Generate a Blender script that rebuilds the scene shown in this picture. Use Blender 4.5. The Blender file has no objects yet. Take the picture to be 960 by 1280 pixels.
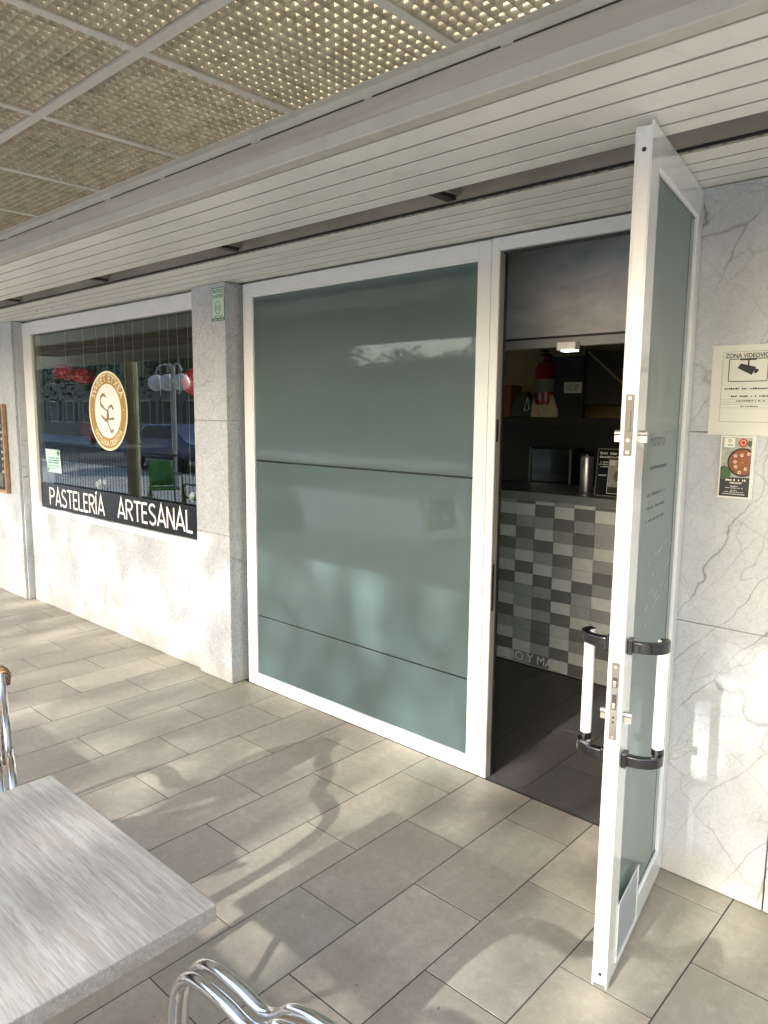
import bpy, bmesh, math, random
from math import sin, cos, pi, radians
from mathutils import Vector, Matrix
random.seed(7)
S = bpy.context.scene
COL = S.collection

# ------------------------------------------------------------------ camera, light, exposure
cam_d = bpy.data.cameras.new("camera")
cam = bpy.data.objects.new("camera", cam_d); COL.objects.link(cam)
R0 = Vector((0.736591, 0.676279, 0.008977)); D0 = Vector((0.097449, -0.092987, -0.990887)); F0 = Vector((-0.669281, 0.730753, -0.134396))
cam.matrix_world = Matrix(((R0.x, -D0.x, -F0.x, 0), (R0.y, -D0.y, -F0.y, 0), (R0.z, -D0.z, -F0.z, 1.725), (0, 0, 0, 1)))
cam_d.sensor_fit = 'VERTICAL'; cam_d.sensor_height = 36.0; cam_d.sensor_width = 27.0
cam_d.lens = 36.0 * 914.96 / 1280.0
cam_d.clip_start = 0.02; cam_d.clip_end = 3000
S.camera = cam

SUN_EL = 27.0
w = bpy.data.worlds.new("World"); S.world = w; w.use_nodes = True
nt = w.node_tree
sky = nt.nodes.new('ShaderNodeTexSky'); sky.sky_type = 'NISHITA'; sky.sun_disc = False
sky.sun_elevation = radians(SUN_EL); sky.sun_rotation = radians(180 - 3.1)
sky.air_density = 1.0; sky.dust_density = 2.0; sky.ozone_density = 1.0
bg = nt.nodes['Background']; bg.inputs['Strength'].default_value = 0.15
nt.links.new(sky.outputs['Color'], bg.inputs['Color'])
sd = bpy.data.lights.new("sun", 'SUN'); sd.energy = 2.0; sd.angle = radians(0.6); sd.color = (1.0, 0.992, 0.978)
sun = bpy.data.objects.new("sun", sd); COL.objects.link(sun)
sun.rotation_euler = Vector((-0.055, 1.0, -math.tan(radians(SUN_EL)))).to_track_quat('-Z', 'Y').to_euler()
sun.location = (0, -8, 9)
S.view_settings.view_transform = 'Standard'; S.view_settings.look = 'None'
S.view_settings.gamma = 1.0; S.view_settings.use_curve_mapping = False
S.view_settings.exposure = 2.45
S.cycles.max_bounces = 10; S.cycles.diffuse_bounces = 5; S.cycles.glossy_bounces = 5
S.cycles.transparent_max_bounces = 12; S.cycles.transmission_bounces = 4
S.cycles.use_denoising = True
S.cycles.sample_clamp_indirect = 6.0
S.cycles.caustics_reflective = False; S.cycles.caustics_refractive = False

# ------------------------------------------------------------------ materials
class NT:
    def __init__(s, name):
        s.m = bpy.data.materials.new(name); s.m.use_nodes = True
        s.t = s.m.node_tree; s.b = s.t.nodes['Principled BSDF']; s.out = s.t.nodes['Material Output']
    def n(s, typ, **kw):
        nd = s.t.nodes.new(typ)
        for k, v in kw.items():
            if hasattr(nd, k): setattr(nd, k, v)
            else: nd.inputs[k.replace('_', ' ')].default_value = v
        return nd
    def l(s, a, b): s.t.links.new(a, b)
    def coord(s, shift=True, scale=(1, 1, 1), rot=(0, 0, 0), world=False):
        tc = s.n('ShaderNodeTexCoord'); src = tc.outputs['Object']
        if world:
            g = s.n('ShaderNodeNewGeometry'); src = g.outputs['Position']
        mp = s.n('ShaderNodeMapping'); mp.inputs['Scale'].default_value = scale; mp.inputs['Rotation'].default_value = rot
        if shift:
            oi = s.n('ShaderNodeObjectInfo'); ml = s.n('ShaderNodeMath', operation='MULTIPLY'); ml.inputs[1].default_value = 37.0
            s.l(oi.outputs['Random'], ml.inputs[0])
            ad = s.n('ShaderNodeVectorMath', operation='ADD'); s.l(src, ad.inputs[0]); s.l(ml.outputs[0], ad.inputs[1])
            src = ad.outputs[0]
        s.l(src, mp.inputs['Vector']); return mp.outputs[0]
    def noise(s, vec, scale, detail=4, rough=0.55, dist=0.0):
        nd = s.n('ShaderNodeTexNoise'); nd.inputs['Scale'].default_value = scale; nd.inputs['Detail'].default_value = detail
        nd.inputs['Roughness'].default_value = rough; nd.inputs['Distortion'].default_value = dist
        s.l(vec, nd.inputs['Vector']); return nd.outputs['Fac']
    def ramp(s, fac, stops, interp='LINEAR'):
        r = s.n('ShaderNodeValToRGB'); cr = r.color_ramp; cr.interpolation = interp
        while len(cr.elements) < len(stops): cr.elements.new(0.5)
        for e, (p, c) in zip(cr.elements, stops):
            e.position = p; e.color = (c, c, c, 1) if isinstance(c, (int, float)) else (*c, 1)
        s.l(fac, r.inputs[0]); return r.outputs[0]
    def mix(s, fac, a, b, mode='MIX'):
        m = s.n('ShaderNodeMix', data_type='RGBA', blend_type=mode)
        for sock, v in ((m.inputs[0], fac), (m.inputs[6], a), (m.inputs[7], b)):
            if isinstance(v, (int, float)): sock.default_value = v
            elif isinstance(v, tuple): sock.default_value = (*v, 1)
            else: s.l(v, sock)
        return m.outputs[2]
    def bump(s, h, strength=0.2, dist=0.002):
        b = s.n('ShaderNodeBump'); b.inputs['Strength'].default_value = strength; b.inputs['Distance'].default_value = dist
        s.l(h, b.inputs['Height']); s.l(b.outputs[0], s.b.inputs['Normal'])
    def base(s, c):
        if isinstance(c, tuple): s.b.inputs['Base Color'].default_value = (*c, 1)
        else: s.l(c, s.b.inputs['Base Color'])
    def set(s, **kw):
        for k, v in kw.items():
            key = k.replace('_', ' ')
            if isinstance(v, (int, float)): s.b.inputs[key].default_value = v
            elif isinstance(v, tuple): s.b.inputs[key].default_value = (*v, 1) if len(v) == 3 else v
            else: s.l(v, s.b.inputs[key])

M = {}
def simple(name, col, rough=0.5, metal=0.0, var=0.12, nscale=6.0, bump=0.0, bscale=80.0, coat=0.0, shift=True, dirt=None):
    k = NT(name); v = k.coord(shift)
    n1 = k.noise(v, nscale, 5, 0.6)
    lo = tuple(c * (1 - var) for c in col); hi = tuple(min(1, c * (1 + var)) for c in col)
    c = k.ramp(n1, [(0.3, lo), (0.7, hi)])
    if dirt:
        n2 = k.noise(v, nscale * 2.7, 7, 0.7, 0.6)
        c = k.mix(k.ramp(n2, [(0.56, 0.0), (0.78, dirt[1])]), c, dirt[0])
    k.base(c); k.set(Roughness=k.ramp(n1, [(0.2, max(0, rough - 0.06)), (0.8, min(1, rough + 0.08))]), Metallic=metal)
    if coat: k.set(Coat_Weight=coat, Coat_Roughness=0.03)
    if bump:
        k.bump(k.noise(v, bscale, 4, 0.6), bump, 0.002)
    M[name] = k.m; return k

simple('white_paint', (0.68, 0.69, 0.68), 0.32, var=0.03, nscale=5, dirt=((0.45, 0.43, 0.38), 0.35))
simple('white_plastic', (0.80, 0.80, 0.79), 0.35, var=0.02, nscale=8)
simple('white_gloss', (0.66, 0.67, 0.64), 0.10, var=0.03, nscale=5, coat=0.6)
simple('soffit_lacquer', (0.84, 0.83, 0.755), 0.36, var=0.05, nscale=3, dirt=((0.40, 0.37, 0.29), 0.35))
simple('runner_cream', (0.52, 0.50, 0.43), 0.45, var=0.08, dirt=((0.3, 0.26, 0.19), 0.4))
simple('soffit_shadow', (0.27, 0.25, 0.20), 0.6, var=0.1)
simple('fascia_grey', (0.36, 0.34, 0.30), 0.55, var=0.1)
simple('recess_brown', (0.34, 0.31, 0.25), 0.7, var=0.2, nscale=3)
simple('black_rubber', (0.012, 0.012, 0.012), 0.5)
simple('black_gloss', (0.010, 0.010, 0.011), 0.14, coat=0.3)
simple('black_matt', (0.012, 0.012, 0.013), 0.6)
simple('vinyl_black', (0.008, 0.008, 0.009), 0.25)
simple('steel', (0.17, 0.155, 0.135), 0.5, metal=0.3, var=0.15, nscale=20, dirt=((0.16, 0.13, 0.10), 0.6))
simple('steel_dark', (0.05, 0.045, 0.04), 0.4, metal=0.5)
simple('brass_nickel', (0.40, 0.38, 0.33), 0.35, metal=0.8, var=0.08)
simple('aluminium', (0.78, 0.78, 0.77), 0.13, metal=1.0, var=0.05, nscale=14, bump=0.03, bscale=40)
simple('aluminium_satin', (0.55, 0.55, 0.54), 0.36, metal=0.9, var=0.06, nscale=10)
simple('grout_dark', (0.045, 0.042, 0.038), 0.9, var=0.25, nscale=30)
simple('grout_black', (0.018, 0.017, 0.016), 0.9, var=0.25, nscale=30)
simple('grout_light', (0.42, 0.42, 0.40), 0.8, var=0.1, nscale=30)
simple('paper_white', (0.68, 0.68, 0.62), 0.6, var=0.03)
simple('paper_cream', (0.61, 0.61, 0.55), 0.55, var=0.04)
simple('paper_teal', (0.50, 0.68, 0.64), 0.55, var=0.05)
simple('frosted_film_edge', (0.055, 0.080, 0.072), 0.5)
simple('ink', (0.02, 0.02, 0.02), 0.6)
simple('ink_grey', (0.20, 0.20, 0.18), 0.6)
simple('ink_green', (0.03, 0.14, 0.08), 0.6)
simple('sticker_green', (0.46, 0.62, 0.52), 0.4, var=0.05)
simple('chalk', (0.62, 0.60, 0.57), 0.8)
simple('slate', (0.018, 0.017, 0.018), 0.65, var=0.3)
simple('frame_wood', (0.34, 0.20, 0.11), 0.5, var=0.25, nscale=20)
simple('logo_gold', (0.36, 0.215, 0.035), 0.4, var=0.05)
simple('logo_white', (0.80, 0.78, 0.74), 0.45, var=0.02)
simple('logo_cream', (0.80, 0.74, 0.56), 0.45, var=0.02)
simple('logo_brown', (0.20, 0.14, 0.05), 0.4)
simple('lettering_white', (0.82, 0.82, 0.80), 0.45, var=0.02)
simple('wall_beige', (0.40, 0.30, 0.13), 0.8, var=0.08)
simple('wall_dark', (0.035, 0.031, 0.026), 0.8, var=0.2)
simple('wall_white', (0.5, 0.5, 0.46), 0.8, var=0.05)
simple('interior_ceiling', (0.30, 0.30, 0.28), 0.8)
simple('lip_grey', (0.26, 0.27, 0.27), 0.5)
simple('counter_slab', (0.20, 0.22, 0.22), 0.35, var=0.1)
simple('extinguisher_red', (0.26, 0.012, 0.012), 0.25, coat=0.5)
simple('lantern_red', (0.62, 0.008, 0.012), 0.16, coat=0.8)
simple('bag_cream', (0.50, 0.42, 0.26), 0.7, var=0.15, nscale=10)
simple('bag_dark', (0.05, 0.06, 0.03), 0.7, var=0.3)
simple('orange_card', (0.24, 0.08, 0.02), 0.7)
simple('crate_pink', (0.62, 0.34, 0.40), 0.6)
simple('green_plastic', (0.10, 0.30, 0.06), 0.22, coat=0.4)
simple('petal_white', (0.7, 0.66, 0.62), 0.7)
simple('stem_green', (0.05, 0.10, 0.03), 0.7)
simple('iron_dark', (0.02, 0.02, 0.021), 0.5)
simple('lamp_grey', (0.42, 0.43, 0.42), 0.45)
simple('globe_white', (0.75, 0.75, 0.72), 0.25)
simple('post_cream', (0.46, 0.40, 0.26), 0.6, var=0.1)
simple('building_render', (0.24, 0.21, 0.16), 0.8, var=0.12, nscale=0.8)
simple('building_trim', (0.50, 0.46, 0.38), 0.7)
simple('window_dark', (0.02, 0.025, 0.03), 0.1)
simple('shutter_green', (0.03, 0.07, 0.05), 0.5)
simple('roof_tile', (0.30, 0.12, 0.06), 0.8, var=0.25, nscale=4)
simple('asphalt', (0.16, 0.16, 0.155), 0.85, var=0.15, nscale=2)
simple('paving', (0.49, 0.485, 0.47), 0.8, var=0.12, nscale=1.2)
simple('bark', (0.10, 0.075, 0.05), 0.9, var=0.3, nscale=10)
simple('leaf', (0.055, 0.085, 0.03), 0.6, var=0.35, nscale=3)
simple('car_blue', (0.02, 0.045, 0.13), 0.25, coat=0.9)
simple('car_glass', (0.02, 0.025, 0.03), 0.05)
simple('tyre', (0.02, 0.02, 0.02), 0.8)
simple('food_brown', (0.24, 0.075, 0.03), 0.5, var=0.35, nscale=120)
simple('food_red', (0.40, 0.03, 0.02), 0.4)
simple('food_cream', (0.70, 0.58, 0.42), 0.5)
simple('food_green', (0.06, 0.11, 0.04), 0.6, var=0.5, nscale=150)
simple('leaflet_grey', (0.34, 0.34, 0.29), 0.5, var=0.3, nscale=60)
simple('leaflet_dark', (0.022, 0.024, 0.027), 0.4)
simple('cover_plastic', (0.55, 0.58, 0.58), 0.12)
simple('spine_cable', (0.5, 0.5, 0.45), 0.5)

# marble
def marble(name, base, vein, speck, seed, rough=0.28):
    k = NT(name); v = k.coord(False, world=True)
    mp = k.n('ShaderNodeMapping'); mp.inputs['Location'].default_value = (seed * 3.1, seed * 1.7, seed * 2.3); k.l(v, mp.inputs['Vector']); v = mp.outputs[0]
    wob = k.n('ShaderNodeTexNoise'); wob.inputs['Scale'].default_value = 3.0; wob.inputs['Detail'].default_value = 4; wob.inputs['Roughness'].default_value = 0.5; k.l(v, wob.inputs['Vector'])
    ws = k.n('ShaderNodeVectorMath', operation='SCALE'); k.l(wob.outputs['Color'], ws.inputs[0]); ws.inputs['Scale'].default_value = 0.15
    vw = k.n('ShaderNodeVectorMath', operation='ADD'); k.l(v, vw.inputs[0]); k.l(ws.outputs[0], vw.inputs[1]); vw = vw.outputs[0]
    thick = k.noise(v, 4.5, 4, 0.6)
    def veins(rot, stretch, scale, w, amt):
        m2 = k.n('ShaderNodeMapping', vector_type='TEXTURE'); m2.inputs['Rotation'].default_value = (0, radians(rot), 0); m2.inputs['Scale'].default_value = (1.0 / stretch, 1.0, 1.0); k.l(vw, m2.inputs['Vector'])
        vo = k.n('ShaderNodeTexVoronoi', feature='DISTANCE_TO_EDGE'); vo.inputs['Scale'].default_value = scale; k.l(m2.outputs[0], vo.inputs['Vector'])
        dv = k.n('ShaderNodeMath', operation='DIVIDE'); k.l(vo.outputs['Distance'], dv.inputs[0]); tk = k.ramp(thick, [(0.36, 0.25), (0.66, 1.0)]); k.l(tk, dv.inputs[1])
        ln = k.ramp(dv.outputs[0], [(0.0, 1.0), (w * 0.4, 0.55), (w, 0.0)])
        gt = k.ramp(k.noise(v, 1.7 + scale * 0.2, 3, 0.5), [(0.36, 0.05), (0.60, 1.0)])
        g1 = k.n('ShaderNodeMath', operation='MULTIPLY'); k.l(ln, g1.inputs[0]); k.l(gt, g1.inputs[1])
        g2 = k.n('ShaderNodeMath', operation='MULTIPLY'); k.l(g1.outputs[0], g2.inputs[0]); g2.inputs[1].default_value = amt * vein
        return g2.outputs[0]
    fine = k.noise(v, 17, 5, 0.60, 2.8)
    f1 = k.n('ShaderNodeMath', operation='SUBTRACT'); k.l(fine, f1.inputs[0]); f1.inputs[1].default_value = 0.5
    f2 = k.n('ShaderNodeMath', operation='ABSOLUTE'); k.l(f1.outputs[0], f2.inputs[0])
    crack = k.ramp(f2.outputs[0], [(0.0, speck), (0.016, speck * 0.5), (0.05, 0.0)])
    cloud = k.noise(v, 3.2, 6, 0.6, 0.4)
    c = k.ramp(cloud, [(0.25, tuple(x * 0.84 for x in base)), (0.75, tuple(min(1, x * 1.07) for x in base))])
    c = k.mix(k.ramp(k.noise(v, 14, 5, 0.7), [(0.45, 0.0), (0.75, 0.3)]), c, tuple(x * 0.78 for x in base))
    c = k.mix(crack, c, tuple(x * 0.45 for x in base))
    c = k.mix(veins(-57, 0.20, 4.6, 0.013, 1.0), c, (0.15, 0.145, 0.135))
    c = k.mix(veins(-50, 0.20, 11.0, 0.022, 0.60), c, (0.22, 0.215, 0.20))
    c = k.mix(veins(38, 0.30, 3.4, 0.012, 0.55), c, (0.18, 0.175, 0.16))
    blot = k.ramp(k.noise(v, 55, 3, 0.6), [(0.64, 0.0), (0.72, min(1.0, 0.8 * speck))])
    c = k.mix(blot, c, (0.20, 0.19, 0.17))
    sp = k.n('ShaderNodeSeparateXYZ'); g = k.n('ShaderNodeNewGeometry'); k.l(g.outputs['Position'], sp.inputs[0])
    hh = k.n('ShaderNodeMath', operation='ADD'); k.l(sp.outputs[2], hh.inputs[0])
    hn = k.n('ShaderNodeMath', operation='MULTIPLY'); k.l(k.noise(v, 7, 5, 0.65), hn.inputs[0]); hn.inputs[1].default_value = -0.16; k.l(hn.outputs[0], hh.inputs[1])
    stain = k.ramp(hh.outputs[0], [(0.0, 0.24), (0.05, 0.0)])
    c = k.mix(stain, c, (0.42, 0.36, 0.24))
    k.base(c); k.set(Roughness=rough)
    k.bump(crack, 0.06, 0.001)
    M[name] = k.m
marble('marble_speckled', (0.485, 0.508, 0.52), 0.55, 0.80, 1.0, 0.34)
marble('marble_veined', (0.48, 0.503, 0.515), 0.90, 0.30, 4.0, 0.30)

# floor tile (one mesh shared: colour shifts by object)
def floor_tile_mat(name, a, b, rough):
    k = NT(name); v = k.coord(True)
    oi = k.n('ShaderNodeObjectInfo')
    cl = k.noise(v, 3.2, 6, 0.62, 0.5)
    st = k.coord(True, (14, 1.6, 1)); streak = k.noise(st, 1.5, 5, 0.6)
    c = k.ramp(cl, [(0.28, a), (0.72, b)])
    c = k.mix(k.ramp(streak, [(0.35, 0.0), (0.75, 0.35)]), c, tuple(x * 0.86 for x in a))
    tint = k.ramp(oi.outputs['Random'], [(0.0, (0.84, 0.82, 0.81)), (0.25, (0.97, 0.94, 0.92)), (0.5, (0.93, 0.95, 0.93)), (0.75, (1.05, 1.03, 1.0)), (1.0, (1.12, 1.10, 1.06))])
    c = k.mix(1.0, c, tint, 'MULTIPLY')
    sp = k.noise(v, 160, 3, 0.7)
    c = k.mix(k.ramp(sp, [(0.60, 0.0), (0.78, 0.45)]), c, tuple(x * 0.6 for x in a))
    md = k.noise(v, 34, 7, 0.72, 0.4)
    c = k.mix(k.ramp(md, [(0.42, 0.0), (0.66, 0.40)]), c, tuple(x * 0.80 for x in a))
    c = k.mix(k.ramp(md, [(0.30, 0.30), (0.44, 0.0)]), c, tuple(min(1, x * 1.15) for x in b))
    g = k.coord(False, world=True); grime = k.noise(g, 1.1, 6, 0.7, 0.8)
    c = k.mix(k.ramp(grime, [(0.52, 0.0), (0.75, 0.35)]), c, tuple(x * 0.72 for x in a))
    c = k.mix(k.ramp(k.noise(g, 11, 6, 0.75, 0.5), [(0.60, 0.0), (0.80, 0.4)]), c, tuple(x * 0.75 for x in a))
    c = k.mix(k.ramp(k.noise(g, 38, 2, 0.5), [(0.765, 0.0), (0.785, 0.7)]), c, tuple(x * 0.25 for x in a))
    k.base(c); k.set(Roughness=k.ramp(cl, [(0.3, rough), (0.7, rough + 0.12)]))
    k.bump(sp, 0.10, 0.001)
    M[name] = k.m
floor_tile_mat('tile_beige', (0.285, 0.254, 0.202), (0.415, 0.376, 0.306), 0.42)
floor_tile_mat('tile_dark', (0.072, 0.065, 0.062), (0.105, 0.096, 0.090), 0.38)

def glazed(name, col):
    k = NT(name); v = k.coord(True)
    oi = k.n('ShaderNodeObjectInfo')
    c = k.ramp(k.noise(v, 25, 4, 0.6), [(0.3, tuple(x * 0.93 for x in col)), (0.7, tuple(x * 1.06 for x in col))])
    c = k.mix(1.0, c, k.ramp(oi.outputs['Random'], [(0, 0.9), (1, 1.08)]), 'MULTIPLY')
    k.base(c); k.set(Roughness=0.25)
    M[name] = k.m
glazed('glaze_light', (0.66, 0.69, 0.67)); glazed('glaze_mid', (0.38, 0.40, 0.40)); glazed('glaze_dark', (0.20, 0.205, 0.20)); glazed('faint_white', (0.80, 0.82, 0.80))

# fascia: streaky grey board
k = NT('fascia_board'); v = k.coord(False, (0.6, 1, 9), world=True)
c = k.ramp(k.noise(v, 2.2, 8, 0.65, 0.4), [(0.28, (0.37, 0.345, 0.285)), (0.7, (0.54, 0.51, 0.43))])
v2 = k.coord(False, (3.0, 1, 0.8), world=True)
c = k.mix(k.ramp(k.noise(v2, 2.0, 5, 0.7), [(0.66, 0.0), (0.8, 0.35)]), c, (0.46, 0.44, 0.39))
k.base(c); k.set(Roughness=0.5); M['fascia_board'] = k.m

# louvre plastic: aged, lets some light through
k = NT('louvre'); v = k.coord(True)
wp = k.coord(False, world=True)
c = k.ramp(k.noise(wp, 22, 5, 0.7), [(0.30, (0.235, 0.19, 0.115)), (0.62, (0.43, 0.37, 0.25))])
c = k.mix(k.ramp(k.noise(wp, 5.5, 6, 0.7), [(0.55, 0.0), (0.85, 0.4)]), c, (0.18, 0.13, 0.075))
k.base(c); k.set(Roughness=0.45)
tr = k.n('ShaderNodeBsdfTranslucent'); k.l(c, tr.inputs[0])
mx = k.n('ShaderNodeMixShader'); mx.inputs[0].default_value = 0.10
k.l(k.b.outputs[0], mx.inputs[1]); k.l(tr.outputs[0], mx.inputs[2]); k.l(mx.outputs[0], k.out.inputs[0]); M['louvre'] = k.m

# translucent roofing sheet above the louvre ceiling
k = NT('roof_sheet'); tr = k.n('ShaderNodeBsdfTranslucent'); tr.inputs[0].default_value = (0.90, 0.86, 0.76, 1)
df = k.n('ShaderNodeBsdfTransparent'); df.inputs[0].default_value = (0.9, 0.88, 0.82, 1)
mx = k.n('ShaderNodeMixShader'); mx.inputs[0].default_value = 0.5
k.l(df.outputs[0], mx.inputs[1]); k.l(tr.outputs[0], mx.inputs[2]); k.l(mx.outputs[0], k.out.inputs[0]); M['roof_sheet'] = k.m

# clear glass (thin): transparent + fresnel mirror
def clear_glass(name, tint, boost):
    k = NT(name)
    t = k.n('ShaderNodeBsdfTransparent'); t.inputs[0].default_value = (*tint, 1)
    g = k.n('ShaderNodeBsdfGlossy'); g.inputs['Roughness'].default_value = 0.0; g.inputs[0].default_value = (0.95, 0.97, 0.96, 1)
    ge = k.n('ShaderNodeNewGeometry'); dt = k.n('ShaderNodeVectorMath', operation='DOT_PRODUCT'); k.l(ge.outputs['Incoming'], dt.inputs[0]); k.l(ge.outputs['Normal'], dt.inputs[1])
    ab = k.n('ShaderNodeMath', operation='ABSOLUTE'); k.l(dt.outputs['Value'], ab.inputs[0])
    om = k.n('ShaderNodeMath', operation='SUBTRACT'); om.inputs[0].default_value = 1.0; k.l(ab.outputs[0], om.inputs[1])
    pw = k.n('ShaderNodeMath', operation='POWER'); k.l(om.outputs[0], pw.inputs[0]); pw.inputs[1].default_value = 5.0
    fr = k.n('ShaderNodeMath', operation='MULTIPLY_ADD'); k.l(pw.outputs[0], fr.inputs[0]); fr.inputs[1].default_value = 1.0 - boost; fr.inputs[2].default_value = boost
    mx = k.n('ShaderNodeMixShader'); k.l(fr.outputs[0], mx.inputs[0]); k.l(t.outputs[0], mx.inputs[1]); k.l(g.outputs[0], mx.inputs[2])
    k.l(mx.outputs[0], k.out.inputs[0]); M[name] = k.m
clear_glass('clear_glass', (0.82, 0.87, 0.85), 0.055)

# frosted film behind polished glass
def film(name, a, b, coat_ior=1.5):
    k = NT(name); v = k.coord(False)
    n1 = k.noise(v, 1.6, 5, 0.6); 
    sm = k.coord(False, (5, 1, 0.7)); n2 = k.noise(sm, 2.2, 6, 0.65)
    c = k.ramp(n1, [(0.3, a), (0.7, b)])
    c = k.mix(k.ramp(n2, [(0.45, 0.0), (0.8, 0.16)]), c, tuple(x * 1.5 for x in b))
    c = k.mix(k.ramp(k.noise(v, 9, 7, 0.75, 1.0), [(0.62, 0.0), (0.8, 0.12)]), c, tuple(x * 0.45 for x in a))
    k.base(c); k.set(Roughness=0.55, Coat_Weight=1.0, Coat_Roughness=0.035, Coat_IOR=coat_ior)
    tl = k.n('ShaderNodeBsdfTranslucent'); tl.inputs[0].default_value = (0.72, 0.82, 0.78, 1)
    mx = k.n('ShaderNodeMixShader'); mx.inputs[0].default_value = 0.30
    k.l(k.b.outputs[0], mx.inputs[1]); k.l(tl.outputs[0], mx.inputs[2]); k.l(mx.outputs[0], k.out.inputs[0])
    M[name] = k.m
film('frosted_film', (0.074, 0.116, 0.116), (0.096, 0.143, 0.143), 1.55)
film('frosted_film_door', (0.125, 0.166, 0.156), (0.150, 0.195, 0.184), 1.6)

# mottled grey hanging panel above the counter
k = NT('mottled_panel'); v = k.coord(False, (1, 1, 2.2), world=True)
c = k.ramp(k.noise(v, 3.0, 7, 0.65, 0.6), [(0.30, (0.32, 0.33, 0.34)), (0.7, (0.56, 0.57, 0.58))])
k.base(c); k.set(Roughness=0.3); M['mottled_panel'] = k.m

# washed grey wood laminate
k = NT('table_laminate')
v = k.coord(False, (2.0, 42, 42)); g1 = k.noise(v, 3.0, 9, 0.70, 0.9)
vb = k.coord(False, (0.8, 6.5, 6.5)); g2 = k.noise(vb, 2.2, 5, 0.55, 1.8)
vf = k.coord(False, (9, 170, 170)); g3 = k.noise(vf, 2.0, 3, 0.6)
c = k.ramp(g1, [(0.30, (0.19, 0.18, 0.15)), (0.46, (0.31, 0.30, 0.265)), (0.70, (0.44, 0.43, 0.39))])
c = k.mix(k.ramp(g2, [(0.40, 0.0), (0.68, 0.65)]), c, (0.255, 0.235, 0.19))
c = k.mix(k.ramp(g3, [(0.52, 0.0), (0.72, 0.65)]), c, (0.19, 0.175, 0.14))
k.base(c); k.set(Roughness=0.42); k.bump(g3, 0.12, 0.001); M['table_laminate'] = k.m

# woven rattan
k = NT('rattan'); v = k.coord(False, (1, 1, 1))
wv = k.n('ShaderNodeTexWave'); wv.inputs['Scale'].default_value = 40; wv.inputs['Distortion'].default_value = 1.5; k.l(v, wv.inputs['Vector'])
c = k.ramp(wv.outputs['Fac'], [(0.2, (0.10, 0.055, 0.025)), (0.8, (0.36, 0.21, 0.10))])
k.base(c); k.set(Roughness=0.45); k.bump(wv.outputs['Fac'], 0.4, 0.004); M['rattan'] = k.m

# emergency light diffuser
k = NT('lamp_glow'); k.base((0.9, 0.9, 0.9)); k.set(Emission_Color=(0.95, 1.0, 0.97), Emission_Strength=1.6); M['lamp_glow'] = k.m

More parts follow.
